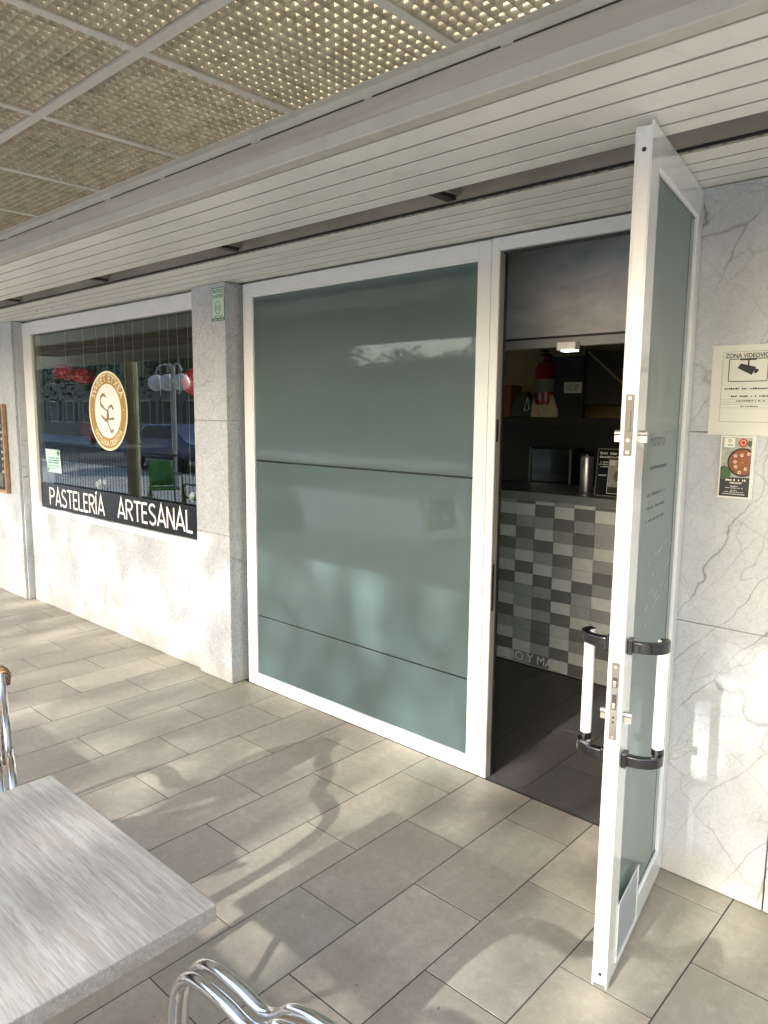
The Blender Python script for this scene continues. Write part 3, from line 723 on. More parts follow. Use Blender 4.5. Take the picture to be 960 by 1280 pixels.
# ------------------------------------------------------------------ open glass door
HX, HY = -0.962, 2.64
t = thing('glass_door', 'white framed frosted glass door standing open over the pavement', 'door', (HX, HY, 0.012), math.atan2(-0.986, 0.1676))
DW, DT, DZ0, DZ1 = 0.728, 0.040, 0.012, 2.450
def dbx(name, x0, x1, y0, y1, z0, z1, mat, bevel=0.002, parent=t): return MB().box(x0, x1, y0, y1, z0, z1).build(name, mat, parent, bevel=bevel)
dbx('stile', 0.640, DW, -DT, -0.004, DZ0, DZ1, 'white_paint'); dbx('stile', 0.0, 0.075, -DT, -0.004, DZ0, DZ1, 'white_paint')
dbx('stile_face', 0.636, DW - 0.001, -0.004, 0.0, 0.0, DZ1 + 0.012, 'white_gloss', 0.001)
dbx('stile_face', 0.0, 0.070, -0.004, 0.0, 0.0, DZ1 + 0.012, 'white_gloss', 0.001)
dbx('stile_face', 0.650, DW - 0.001, -DT - 0.004, -DT, 0.0, DZ1, 'white_paint', 0.001)
dbx('rail', 0.075, 0.640, -DT, -0.004, 2.385, DZ1, 'white_paint'); dbx('rail_face', 0.070, 0.636, -0.004, 0.0, 2.372, DZ1 + 0.012, 'white_gloss', 0.001)
dbx('rail', 0.075, 0.640, -DT, -0.004, DZ0, 0.085, 'white_paint'); dbx('rail_face', 0.070, 0.636, -0.004, 0.0, 0.0, 0.095, 'white_gloss', 0.001)
dbx('pane', 0.070, 0.645, -0.024, -0.012, 0.080, 2.390, 'frosted_film_door', 0)
dbx('glazing_bead', 0.070, 0.636, -0.010, -0.003, 2.360, 2.374, 'white_plastic', 0.001)
dbx('glazing_bead', 0.070, 0.636, -0.010, -0.003, 0.092, 0.106, 'white_plastic', 0.001)
dbx('gasket', 0.0702, 0.0725, -0.0115, -0.008, 0.10, 2.37, 'steel_dark', 0); dbx('gasket', 0.130, 0.133, -0.0118, -0.0108, 0.10, 2.36, 'frosted_film_edge', 0)
dbx('hinge_strip', -0.016, -0.003, -0.034, -0.010, 0.02, 2.44, 'aluminium_satin', 0.002)
dbx('gasket', -0.022, -0.016, -0.03, -0.014, 0.02, 2.44, 'black_rubber', 0)
# end face of the leading stile: screws, locks
for z in (0.045, 2.392): MB().cyl((DW - 0.001, -0.020, z), (DW + 0.0006, -0.020, z), 0.006, 12).build('bolt_hole', 'black_rubber', t)
lp = dbx('lock_plate', DW, DW + 0.003, -0.032, -0.010, 1.602, 1.768, 'steel', 0.0008)
MB().box(DW + 0.003, DW + 0.007, -0.026, -0.016, 1.668, 1.722).build('bolt', 'steel', lp, bevel=0.001)
for z in (1.758, 1.612, 1.645): MB().cyl((DW + 0.003, -0.021, z), (DW + 0.0042, -0.021, z), 0.0048, 12).build('screw', 'brass_nickel', lp)
for z in (1.758, 1.612): MB().cyl((DW + 0.0042, -0.021, z), (DW + 0.0046, -0.021, z), 0.0018, 8).build('screw_slot', 'black_rubber', lp)
lq = dbx('lock_plate', DW, DW + 0.003, -0.032, -0.010, 0.788, 1.018, 'steel', 0.0008)
for z0, z1, m_ in ((0.945, 0.975, 'steel_dark'), (0.880, 0.925, 'steel_dark')):
    MB().box(DW + 0.003, DW + 0.0036, -0.027, -0.014, z0, z1).build('latch_hole', m_, lq)
MB().box(DW + 0.0036, DW + 0.009, -0.025, -0.016, 0.948, 0.965).build('latch', 'brass_nickel', lq, bevel=0.001)
MB().box(DW + 0.0036, DW + 0.008, -0.025, -0.016, 0.884, 0.899).build('bolt', 'brass_nickel', lq, bevel=0.001)
for z in (1.005, 0.797): MB().cyl((DW + 0.003, -0.021, z), (DW + 0.0042, -0.021, z), 0.0050, 12).build('screw', 'brass_nickel', lq)
for z in (0.842, 0.856): MB().cyl((DW + 0.003, -0.021, z), (DW + 0.0035, -0.021, z), 0.0035, 10).build('bolt_hole', 'black_rubber', lq)
for z in (1.655, 0.850):
    for y0, y1 in ((0.0, 0.022), (-DT - 0.026, -DT - 0.004)):
        c = MB(); c.cyl((0.695, y0, z + 0.008), (0.695, y1, z + 0.008), 0.0085, 14); c.box(0.690, 0.700, y0, y1 - 0.0005, z - 0.016, z + 0.004)
        c.build('lock_cylinder', 'brass_nickel', t, smooth=True)
# pull handles, one each side
def handle(sgn, y0):
    def P(u, off, z): return (u, y0 + sgn * off, z)
    hd = MB(); 
    U0, UB = 0.683, 0.610
    hd.tube([P(0.628, 0.084, 0.722 + 0.352 * i / 12) for i in range(13)], 0.0165, 16)
    h = hd.build('handle', 'white_plastic', t, smooth=True)
    for z, s2 in ((1.062, 1), (0.722, -1)):
        arc = [(0.690, 0.002), (0.692, 0.030), (0.686, 0.058), (0.672, 0.080), (0.650, 0.092), (0.628, 0.091), (0.612, 0.080)]
        if s2 < 0: arc = arc[:6]
        arc = sp(arc, 4)
        b = MB(); hw = 0.012; hh = 0.0155
        rings = []
        for i, (u, o_) in enumerate(arc):
            a = Vector(arc[max(i - 1, 0)]); c_ = Vector(arc[min(i + 1, len(arc) - 1)]); tt = (c_ - a).normalized(); nn = Vector((-tt.y, tt.x))
            fl_ = 1.0
            rings.append([b.bm.verts.new(P(u + nn.x * hw * sx_, o_ + nn.y * hw * sx_, z + hh * sz_ * fl_)) for sx_, sz_ in ((1, 1), (1, -1), (-1, -1), (-1, 1))])
        for A_, B_ in zip(rings, rings[1:]):
            for j in range(4): b.bm.faces.new((A_[j], A_[(j + 1) % 4], B_[(j + 1) % 4], B_[j]))
        b.bm.faces.new(rings[0]); b.bm.faces.new(rings[-1])
        b.box(0.672, 0.708, *sorted((y0 + sgn * 0.0005, y0 + sgn * 0.016)), z - 0.022, z + 0.022)
        if s2 < 0: b.tube([P(0.628, 0.084, z + 0.03), P(0.628, 0.085, z + 0.010), P(0.630, 0.088, z)], [0.0175, 0.0185, 0.015], 14)
        b.build('bracket', 'black_gloss', h, bevel=0.003)
handle(1, 0.0); handle(-1, -DT - 0.004)
# ventilation grille low on the door
vg = MB().box(0.395, 0.640, 0.0005, 0.004, 0.030, 0.036).box(0.395, 0.640, 0.0005, 0.004, 0.222, 0.228).box(0.395, 0.401, 0.0005, 0.004, 0.036, 0.222).box(0.634, 0.640, 0.0005, 0.004, 0.036, 0.222).build('vent_grille', 'white_paint', t)
MB().box(0.401, 0.634, 0.0004, 0.0012, 0.036, 0.222).build('backing', 'white_paint', vg)
for i in range(12):
    z = 0.042 + i * 0.0152
    b = MB(); b.bm.faces.new([b.bm.verts.new(q) for q in ((0.402, 0.0015, z), (0.633, 0.0015, z), (0.633, 0.005, z + 0.008), (0.402, 0.005, z + 0.008))]); b.build('slat', 'white_paint', vg)
# grey lettering on the glass (faint, hardly readable) and scuffs
mb = MB(); FD = lambda u, v, w_: Vector((0.52 - u, -0.0116 + w_, v))
add_text(mb, 'Horario', 0.06, lambda u, v, w_: FD(u, v + 1.62, w_), 'LEFT')
mb.disc([(0.02, 1.55), (0.24, 1.55), (0.24, 1.56), (0.02, 1.56)], FD)
rg = random.Random(2)
for v in (1.47, 1.43, 1.39): scribble(mb, FD, 0.0, 0.24, v, 0.010, 0.0, rg)
mb.build('lettering', 'frosted_film_edge', t)
mb = MB()
for i in range(26):
    u = rg.uniform(0.02, 0.40); v = rg.uniform(1.05, 1.30); a = rg.uniform(0.3, 1.2); L = rg.uniform(0.004, 0.03)
    mb.ribbon([(u, v), (u + L * cos(a) * 2, v + L * sin(a))], 0.0022, FD, 0.0002)
mb.build('scuffs', 'paper_white', t)

# ------------------------------------------------------------------ white slatted soffits and fascia
SX0, SX1 = -14.5, 4.5
def soffit(label, edges, y_end, t_name, gap=0.0115):
    t = thing(t_name, label, 'soffit', (-3, edges[0], 2.49))
    for a, b in zip(edges, edges[1:]):
        m = MB(); e = 0.004
        pr = [(a + gap, 2.4935), (a + gap, 2.490), (b - e, 2.490), (b - 0.0005, 2.4918), (b - 0.0005, 2.4935)]
        m.prism(pr, lambda u, v, w_: Vector((SX0 + w_, u, v)), SX1 - SX0).build('slat', 'soffit_lacquer', t)
    MB().box(SX0, SX1, edges[0], edges[-1], 2.4925, 2.530).build('backing', 'soffit_shadow', t)  # groove shade put into the dark colour of this backing
    world_children(t); return t
t1 = soffit('wide white slatted soffit nearer the louvred ceiling', [1.602, 1.703, 1.805, 1.915, 2.024, 2.106], 2.106, 'slatted_soffit')
t2 = soffit('narrow white slatted soffit directly above the windows and doorway', [2.276, 2.380, 2.467, 2.564, 2.675, 2.768], 2.77, 'slatted_soffit')
mb = MB()
x = SX0
while x < 3.0:
    mb.box(x, x + 0.030, 2.262, 2.2765, 2.4885, 2.500); x += 0.048
ed = mb.build('perforated_edge', 'fascia_grey', t2); ed.matrix_parent_inverse = Matrix.Translation(-Vector(t2.location))
for x in (-6.0, -5.72, -5.45):
    o = MB().cyl((x, 2.50, 2.488), (x, 2.50, 2.491), 0.008, 8).build('screw', 'steel_dark', t2); o.matrix_parent_inverse = Matrix.Translation(-Vector(t2.location))
tr_ = MB().box(SX0, SX1, 1.549, 1.6005, 2.488, 2.53).build('trim', 'runner_cream', t1, bevel=0.004); tr_.matrix_parent_inverse = Matrix.Translation(-Vector(t1.location))
t = thing('ceiling_slot', 'dark recessed slot running between the two white soffits', 'recess', (-3, 2.2, 2.5))
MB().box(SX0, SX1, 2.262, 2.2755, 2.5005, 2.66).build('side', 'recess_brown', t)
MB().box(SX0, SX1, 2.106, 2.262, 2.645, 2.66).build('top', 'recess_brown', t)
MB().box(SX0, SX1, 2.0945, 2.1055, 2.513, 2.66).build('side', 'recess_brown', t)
MB().box(SX0, SX1, 2.255, 2.2615, 2.490, 2.4985).build('gap_shade_strip', 'black_rubber', t)  # black strip drawn in for the shadow gap along the slot
for x in (-1.74, -3.06, -4.38, -5.7, -0.42, -7.0, 0.9):
    MB().box(x - 0.02, x + 0.02, 2.107, 2.254, 2.503, 2.518).build('bracket', 'steel_dark', t)
    MB().box(x + 0.024, x + 0.034, 2.107, 2.254, 2.519, 2.645).build('divider', 'recess_brown', t)
world_children(t)
t = thing('fascia', 'weathered grey fascia board along the edge of the louvred ceiling', 'fascia', (-3, 1.55, 2.5))
MB().box(SX0, SX1, 1.553, 1.575, 2.5305, 2.72).build('board', 'fascia_board', t)
MB().box(SX0, SX1, 1.5505, 1.5525, 2.492, 2.5302).build('board_foot', 'fascia_board', t)
o = MB().prism([(1.520, 2.6135), (1.5525, 2.6135), (1.5525, 2.581), (1.5495, 2.581), (1.5495, 2.6105), (1.520, 2.6105)], lambda u, v, w_: Vector((SX0 + w_, u, v)), SX1 - SX0).build('angle_trim', 'aluminium_satin', t)
o.data.materials[0] = M['runner_cream']
rg = random.Random(9)
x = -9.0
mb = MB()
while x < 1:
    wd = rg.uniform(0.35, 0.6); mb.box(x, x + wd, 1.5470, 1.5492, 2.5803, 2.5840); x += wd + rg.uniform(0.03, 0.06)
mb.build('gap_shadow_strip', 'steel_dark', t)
world_children(t)

# ------------------------------------------------------------------ louvred ceiling
CZ = 2.614
grid = thing('louvred_ceiling', 'brownish egg-crate louvred ceiling held in a grid of white metal runners', 'ceiling', (0, 0, CZ))
BX = [-1.185 - 0.604 * i for i in range(-5, 20)]
for x in BX:
    MB().box(x - 0.0128, x + 0.0128, -0.24, 1.547, -0.0005, 0.030).build('cross_runner', 'runner_cream', grid)
for y in (1.03, 0.426, -0.178):
    MB().box(BX[-1], BX[0], y - 0.0145, y + 0.0145, -0.004, 0.0325).build('main_runner', 'runner_cream', grid)
def blade_mesh(L, along):
    h0, h1, a, b = 0.003, 0.0265, 0.0013, 0.0030
    m = MB()
    pr = [(-a, h0), (a, h0), (b, h1), (-b, h1)]
    if along == 'x': m.prism(pr, lambda u, v, w_: Vector((w_ - L / 2, u, v)), L)
    else: m.prism(pr, lambda u, v, w_: Vector((u, w_ - L / 2, v + 0.0006)), L)
    return m.mesh('blade', 'louvre')
ROWS = [(1.0445, 1.548, 16), (0.4405, 1.0155, 18), (-0.1635, 0.4115, 18)]
pitch = 0.579 / 14
bmx = blade_mesh(0.578, 'x'); bmy = {}
far = MB()
for ri, (y0, y1, ny) in enumerate(ROWS):
    L = y1 - y0
    if ri not in bmy: bmy[ri] = blade_mesh(L, 'y')
    for i in range(len(BX) - 1):
        xr, xl = BX[i] - 0.0125, BX[i + 1] + 0.0125; cx = (xl + xr) / 2; cy = (y0 + y1) / 2
        near = (ri == 0 and -3.6 < cx < -0.8) or (ri == 1 and -3.2 < cx < -1.3)
        mid = ri < 2 and -9.0 < cx < -0.2
        pos_y = [y0 + 0.004 + j * (L - 0.008) / ny for j in range(ny + 1)]
        pos_x = [-0.287 + j * 0.574 / 18 for j in range(19)]
        pr = [(-0.0014, 0.003), (0.0014, 0.003), (0.0030, 0.0265), (-0.0030, 0.0265)]
        if near:
            p = bpy.data.objects.new('panel', None); p.empty_display_size = 0.1; COL.objects.link(p); p.parent = grid; p.location = (cx, cy, 0)
            for yy in pos_y: o = link('blade', bmx, p); o.location = (0, yy - cy, 0)
            for xx in pos_x: o = link('blade', bmy[ri], p); o.location = (xx, 0, 0)
        else:
            m = MB() if mid else far
            for yy in pos_y: m.prism(pr, lambda u, v, w_: Vector((cx - 0.289 + w_, yy + u, v)), 0.578)
            for xx in pos_x: m.prism(pr, lambda u, v, w_: Vector((cx + xx + u, y0 + w_, v + 0.0006)), L)
            if mid: stuff(m.build('panel', 'louvre', grid))
stuff(far.build('louvre_panels', 'louvre', grid))
rf = thing('canopy_beam', 'grey edge beam along the street side of the louvred canopy', 'beam', (-5, -0.28, 2.6))
MB().box(-16, 6, -0.31, -0.255, 2.45, 2.70).build('board', 'fascia_board', rf)
world_children(rf)

# ------------------------------------------------------------------ notices on walls
t = thing('security_notice', 'large cream security camera notice with black border on the veined marble wall', 'notice', (-0.765, 2.645, 1.81))
MB().box(-0.135, 0.125, -0.0022, -0.0006, -0.150, 0.150).build('sheet', 'paper_cream', t)
mb = MB()
def rect_line(u0, u1, v0, v1, th, lift=0.003):
    for a in ([(u0, v0), (u1, v0)], [(u0, v1), (u1, v1)], ): mb.ribbon(a, th, F, lift)
    for a in ([(u0, v0 + th / 2), (u0, v1 - th / 2)], [(u1, v0 + th / 2), (u1, v1 - th / 2)]): mb.ribbon(a, th, F, lift)
rect_line(-0.100, 0.095, -0.105, 0.128, 0.0008); rect_line(-0.079, 0.042, 0.030, 0.104, 0.0026)
add_text(mb, 'ZONA VIDEOVIGILADA', 0.0205, lambda u, v, w_: F(u - 0.092, v + 0.108, 0.003), 'LEFT', 0.0004, 0.86)
# camera pictogram
mb.ribbon([(-0.045, 0.101), (0.006, 0.101)], 0.004, F, 0.0031)
mb.ribbon([(-0.018, 0.099), (-0.018, 0.078)], 0.005, F, 0.0031)
mb.disc([(-0.052, 0.074), (-0.042, 0.089), (0.006, 0.076), (-0.006, 0.050)], F, 0.0033)
mb.disc([(-0.001, 0.058), (0.008, 0.0555), (0.016, 0.066), (0.010, 0.070), (0.0035, 0.071)], F, 0.0033)
rg = random.Random(4)
for v, u0, u1, h in ((0.003, -0.097, 0.09, 0.0065), (-0.022, -0.075, 0.06, 0.0065), (-0.037, -0.05, 0.045, 0.005), (-0.055, -0.035, 0.02, 0.004)): scribble(mb, F, u0, u1, v, h, 0.003, rg)
for v in (-0.031, -0.040, -0.047, -0.058): mb.ribbon([(-0.099, v), (0.094, v)], 0.0005, F, 0.0028)
mb.build('print', 'ink', t)

def leaflet_print(t, wd, ht, lift):
    """menu flyer: white badge, pan of stew with cream dots, dark foot with lines of print"""
    B = lambda m, n, fn: fn(MB()).build(n, m, t)
    B('leaflet_grey', 'picture', lambda m: m.disc([(-wd, -ht * 0.36), (wd, -ht * 0.36), (wd, ht), (-wd, ht)], F, lift))
    B('leaflet_dark', 'dark_foot', lambda m: m.disc([(-wd, -ht), (wd, -ht), (wd, -ht * 0.35), (-wd, -ht * 0.35)], F, lift + 0.0003))
    def clip(c, r, n=30): return [(max(-wd, min(wd, c[0] + r * cos(2 * pi * i / n))), c[1] + r * sin(2 * pi * i / n)) for i in range(n)]
    c0 = (wd * 0.45, ht * 0.17); r0 = wd * 1.02
    B('ink', 'pan_rim', lambda m: m.disc(clip(c0, r0), F, lift + 0.0005))
    B('food_brown', 'pan_stew', lambda m: m.disc(clip(c0, r0 * 0.88), F, lift + 0.0007))
    rg = random.Random(8); m = MB()
    for i in range(9):
        a = 2 * pi * i / 9 + 0.3; rr = r0 * rg.uniform(0.45, 0.72); p = (c0[0] + rr * cos(a), c0[1] + rr * sin(a))
        if p[0] < wd - 0.006: m.annulus(ell(0.0055, 0.0055, 10, p), ell(0.0025, 0.0025, 10, (p[0] + 0.001, p[1])), F, lift + 0.0009)
    m.build('prawn', 'food_cream', t)
    m = MB()
    for i in range(24):
        a = rg.uniform(0, 6.28); rr = r0 * rg.uniform(0, 0.6); p = (c0[0] + rr * cos(a), c0[1] + rr * sin(a))
        if p[0] < wd - 0.003: m.disc(ell(0.0018, 0.0014, 6, p), F, lift + 0.0009 + i * 1e-6)
    m.build('garnish', 'logo_gold', t)
    B('food_red', 'tomato', lambda m: m.disc(ell(0.014, 0.015, 16, (wd * 0.42, ht * 0.82)), F, lift + 0.0006))
    B('food_cream', 'tomato_slice', lambda m: m.annulus(ell(0.009, 0.009, 14, (wd * 0.42, ht * 0.83)), ell(0.007, 0.007, 14, (wd * 0.42, ht * 0.83)), F, lift + 0.0008))
    B('food_green', 'herbs', lambda m: m.disc(clip((-wd * 0.75, -ht * 0.20), wd * 0.5, 14), F, lift + 0.00045))
    B('food_green', 'herbs', lambda m: m.disc([(q[0], min(q[1], ht)) for q in clip((wd * 0.9, ht * 0.8), wd * 0.22, 10)], F, lift + 0.00045))
    B('paper_white', 'badge', lambda m: m.disc([(-wd * 0.85, ht * 0.66), (-wd * 0.12, ht * 0.66), (-wd * 0.12, ht * 0.98), (-wd * 0.85, ht * 0.98)], F, lift + 0.0010))
    m = MB(); m.annulus(ell(0.006, 0.006, 8, (-wd * 0.48, ht * 0.88)), ell(0.003, 0.003, 8, (-wd * 0.48, ht * 0.88)), F, lift + 0.0012); m.build('badge_mark', 'logo_gold', t)
    m = MB(); scribble(m, F, -wd * 0.72, -wd * 0.25, ht * 0.72, 0.006, lift + 0.0012, rg); m.build('badge_print', 'ink_green', t)
    m = MB(); scribble(m, F, -wd * 0.6, wd * 0.75, -ht * 0.47, 0.0075, lift + 0.0009, rg); scribble(m, F, -wd * 0.3, wd * 0.5, -ht * 0.56, 0.0065, lift + 0.0009, rg); m.build('print', 'logo_cream', t)
    m = MB()
    for v, u in ((-0.66, 0.25), (-0.72, 0.6), (-0.80, 0.2), (-0.86, 0.65), (-0.93, 0.75)): scribble(m, F, -wd * u, wd * u, ht * v, 0.0032, lift + 0.0009, rg)
    m.build('print', 'paper_white', t)
t = thing('menu_leaflet', 'small framed leaflet with a pan of stew, below the security notice on the marble', 'leaflet', (-0.797, 2.645, 1.553))
MB().box(-0.054, 0.058, -0.014, -0.0008, -0.108, 0.106).build('holder', 'cover_plastic', t, bevel=0.002)
MB().box(-0.052, 0.053, -0.0158, -0.0142, -0.106, 0.105).build('sheet', 'paper_white', t)
leaflet_print(t, 0.0475, 0.100, 0.0162)
t = thing('alarm_sign', 'small green and white alarm sticker near the top of the pillar', 'sign', (-3.798, 2.655, 2.362))
MB().box(-0.066, 0.066, -0.002, -0.0005, -0.098, 0.098).build('plate', 'ink_green', t)
MB().disc([(-0.0615, -0.080), (0.0615, -0.080), (0.0615, 0.093), (-0.0615, 0.093)], F, 0.0024).build('panel', 'sticker_green', t)
mb = MB(); add_text(mb, 'PROTEGE', 0.030, lambda u, v, w_: F(u, v + 0.065, 0.0028), 'CENTER', 0.0006, 0.80); add_text(mb, '24 HORAS', 0.030, lambda u, v, w_: F(u, v + 0.036, 0.0028), 'CENTER', 0.0006, 0.80)
mb.build('lettering', 'ink', t)
mb = MB(); mb.annulus(ell(0.030, 0.040, 20, (0, -0.02)), ell(0.026, 0.036, 20, (0, -0.02)), F, 0.0027)
for i in range(5): mb.ribbon([(-0.02 + i * 0.010, -0.036), (-0.02 + i * 0.010, -0.008)], 0.004, F, 0.0028)
mb.build('emblem', 'ink_green', t)
mb = MB(); scribble(mb, F, -0.05, 0.05, -0.075, 0.009, 0.0028, rg); mb.build('print', 'ink_green', t)
mb = MB(); scribble(mb, F, -0.055, 0.055, -0.094, 0.009, 0.0028, rg); mb.build('print', 'paper_white', t)

# chalkboard
t = thing('chalkboard', 'black chalkboard menu in a brown wooden frame hung on the far left pillar', 'chalkboard', (-7.33, 2.595, 1.365))
MB().box(-0.27, 0.27, -0.012, 0.005, -0.375, 0.375).build('board', 'slate', t)
for b in ((-0.30, 0.30, -0.022, 0.010, 0.375, 0.405), (-0.30, 0.30, -0.022, 0.010, -0.405, -0.375), (-0.30, -0.27, -0.022, 0.010, -0.375, 0.375), (0.27, 0.30, -0.022, 0.010, -0.375, 0.375)):
    MB().box(*b).build('frame', 'frame_wood', t, bevel=0.002)
mb = MB(); rg = random.Random(21); FB = lambda u, v, w_: Vector((u, -0.0125 - w_, v))
for i in range(9): scribble(mb, FB, -0.24, rg.uniform(0.05, 0.14), 0.30 - i * 0.075, 0.022, 0.0, rg)
for i in range(8): mb.annulus(ell(0.010, 0.016, 8, (0.22, 0.21 - 0.06 * i)), ell(0.006, 0.011, 8, (0.22, 0.21 - 0.06 * i)), FB, 0.0005) if i % 3 == 0 else scribble(mb, FB, 0.205, 0.24, 0.20 - 0.06 * i, 0.03, 0.0005, rg)
for u in (0.14, 0.165, 0.19): mb.ribbon([(u, 0.33), (u, 0.18)], 0.004, FB, 0.0003); mb.ribbon([(u, -0.22), (u, -0.35)], 0.004, FB, 0.0003)
mb.build('chalk_writing', 'chalk', t)

# ------------------------------------------------------------------ counter inside
CY = 4.28
t = thing('counter', 'shop counter faced with grey checker tiles under a slate grey top', 'counter', (-1.6, CY, 0))
MB().box(-3.6, 0.9, CY + 0.008, CY + 0.62, 0.0, 1.15).build('body', 'grout_light', t)
MB().box(-3.62, 0.92, CY - 0.012, CY + 0.66, 1.152, 1.206).build('countertop', 'counter_slab', t, bevel=0.004)
PAT = ["121120210120012"[:0]]
cols = [
    [1, 0, 2, 0, 2, 1, 0, 2, 1, 0, 2, 1, 0, 2, 0],
    [2, 0, 1, 2, 1, 0, 2, 0, 1, 1, 0, 1, 1, 0, 1],
    [0, 2, 1, 0, 2, 1, 0, 2, 1, 2, 1, 2, 2, 1, 2],
    [1, 0, 2, 1, 0, 2, 1, 0, 2, 0, 2, 0, 0, 2, 0],
    [0, 2, 1, 2, 1, 0, 0, 2, 1, 1, 0, 2, 1, 0, 2],
    [2, 0, 1, 1, 0, 1, 2, 1, 0, 1, 0, 1, 2, 0, 0]]
GL = ['glaze_light', 'glaze_mid', 'glaze_dark']; tmz = {}
rgt = random.Random(17)
TPX = 0.1445
for ci in range(-5, 21):
    x0 = -2.832 + TPX * ci
    if x0 + TPX > 0.88 or x0 < -3.6: continue
    for r in range(15):
        zt = 0.010 + 0.0797 * (15 - r); zb = zt - 0.0797; zt = min(zt, 1.149)
        v = cols[ci][r] if 0 <= ci < 6 else rgt.choice((0, 1, 2, 0))
        key = (v, round(zt - zb, 3))
        if key not in tmz:
            tmz[key] = MB().box(0, TPX - 0.0025, 0, 0.010, 0, zt - zb - 0.0025).mesh('tile', GL[v])
        o = link('tile', tmz[key], t); o.location = (x0, CY, zb)
mb = MB()
add_text(mb, 'CILIO Y MAS', 0.088, lambda u, v, w_: Vector((-2.815 + u, CY - 0.0012, 0.024 + v)), 'LEFT', 0.0, 1.0)
mb.build('lettering', 'faint_white', t)
inv = Matrix.Translation(-Vector(t.location))
for c in t.children: c.matrix_parent_inverse = inv

# hanging bulkhead panel with lower lip
BY = 3.25
t = thing('bulkhead', 'mottled grey panel hanging inside above the doorway', 'panel', (-1.6, BY, 2.1))
MB().box(-3.4, 0.9, BY, BY + 0.03, 2.103, 2.995).build('panel', 'mottled_panel', t)
MB().box(-3.4, 0.9, BY - 0.004, BY + 0.035, 2.092, 2.1025).build('seal', 'black_matt', t)
MB().box(-3.4, 0.9, BY - 0.002, BY + 0.03, 2.050, 2.0915).build('lip', 'lip_grey', t)
world_children(t)
t = thing('emergency_light', 'small white emergency light fixed under the grey panel', 'light', (-1.768, BY - 0.002, 2.046))
MB().box(-0.049, 0.049, -0.05, -0.003, -0.018, 0.020).build('housing', 'white_plastic', t, bevel=0.003)
MB().box(-0.023, 0.047, -0.052, -0.009, -0.024, -0.0185).build('diffuser', 'lamp_glow', t, bevel=0.0015)
MB().cyl((0.0, -0.0515, 0.0), (0.0, -0.0503, 0.0), 0.0025, 8).build('indicator', 'ink', t)

# back of the shop: black shelving, hood, extinguisher, bags
t = thing('back_cabinet', 'black back counter and shelves behind the shop counter', 'cabinet', (-2.2, 5.45, 0))
MB().box(-3.9, 0.9, 5.30, 5.98, 0.0, 1.70).build('body', 'black_matt', t)
MB().box(-3.9, 0.9, 5.22, 5.29, 1.64, 1.70).build('shelf_edge', 'wall_dark', t)
MB().box(-3.9, 0.9, 4.95, 5.21, 0.0, 1.05).build('worktop', 'black_matt', t)
world_children(t)
t = thing('extractor_hood', 'dark triangular extractor hood on the back wall of the shop', 'hood', (-2.3, 5.5, 1.8))
MB().prism([(-0.44, 0.0), (0.9, 0.0), (0.9, 0.16), (-0.36, 0.42), (-0.44, 0.42)], lambda u, v, w_: Vector((u, w_ - 0.25, v)), 0.7).build('canopy', 'wall_dark', t)
MB().tube([(-0.44, -0.26, 0.42), (-0.44, -0.26, 0.0)], 0.010, 6).build('edge', 'steel', t)
MB().tube([(-0.40, -0.26, 0.40), (-0.05, -0.26, 0.10)], 0.009, 6).build('edge', 'wall_beige', t)
t = thing('fire_extinguisher', 'red fire extinguisher hung on the back wall of the shop', 'extinguisher', (-3.06, 5.25, 1.80))
MB().lathe([(0.085, 0.0), (0.092, 0.02), (0.092, 0.28), (0.07, 0.335), (0.032, 0.355), (0.028, 0.38)], (0, 0, 0), 20).build('cylinder', 'extinguisher_red', t, smooth=True)
MB().lathe([(0.0935, 0.10), (0.0935, 0.20)], (0, 0, 0), 20).build('label_band', 'ink_grey', t, smooth=True).scale = (1, 1, 1)
MB().box(-0.02, 0.02, -0.07, 0.03, 0.38, 0.40).box(-0.015, 0.015, -0.09, 0.0, 0.415, 0.425).build('valve', 'black_matt', t)
MB().tube([(0.03, 0, 0.37), (0.10, 0, 0.36), (0.125, 0, 0.28), (0.115, 0, 0.10)], 0.011, 8).build('hose', 'black_rubber', t, smooth=True)
t = thing('bag', 'cream cloth bag slumped on the shop back shelf', 'bag', (-3.05, 5.24, 1.70))
b = MB()
prof = [(-0.12, 0.0), (0.13, 0.0), (0.12, 0.06), (0.075, 0.17), (0.03, 0.245), (-0.02, 0.20), (-0.05, 0.25), (-0.085, 0.20), (-0.11, 0.09)]
b.prism(prof, lambda u, v, w_: Vector((u, -0.05 + w_, v)), 0.10); b.build('body', 'bag_cream', t, bevel=0.02)
MB().tube([(0.02, -0.055, 0.23), (-0.03, -0.06, 0.10), (0.01, -0.06, 0.02)], 0.006, 6).build('strap', 'paper_white', t)
t = thing('bag', 'dark green carrier bag on the shop back shelf, left of the cream bag', 'bag', (-3.26, 5.26, 1.70))
b = MB(); b.prism([(-0.11, 0.0), (0.10, 0.0), (0.09, 0.12), (0.03, 0.21), (-0.05, 0.20), (-0.10, 0.10)], lambda u, v, w_: Vector((u, -0.05 + w_, v)), 0.10); b.build('body', 'bag_dark', t, bevel=0.02)
MB().tube([(0.03, -0.055, 0.06), (0.06, -0.055, 0.16), (0.075, -0.055, 0.06), (0.03, -0.055, 0.055)], 0.005, 6).build('tag', 'paper_white', t)
t = thing('storage_box', 'orange brown box on the shop back shelf at the left', 'box', (-3.47, 5.28, 1.70))
MB().box(-0.10, 0.10, -0.06, 0.10, 0.0, 0.24).build('body', 'orange_card', t, bevel=0.006); MB().box(-0.105, 0.105, -0.065, 0.105, 0.235, 0.26).build('lid', 'orange_card', t, bevel=0.004)
t = thing('sign', 'small white printed card on the dark back wall of the shop', 'sign', (-2.80, 5.205, 1.93))
MB().box(-0.075, 0.075, -0.003, 0.0, -0.042, 0.042).build('card', 'paper_cream', t)
mb = MB()
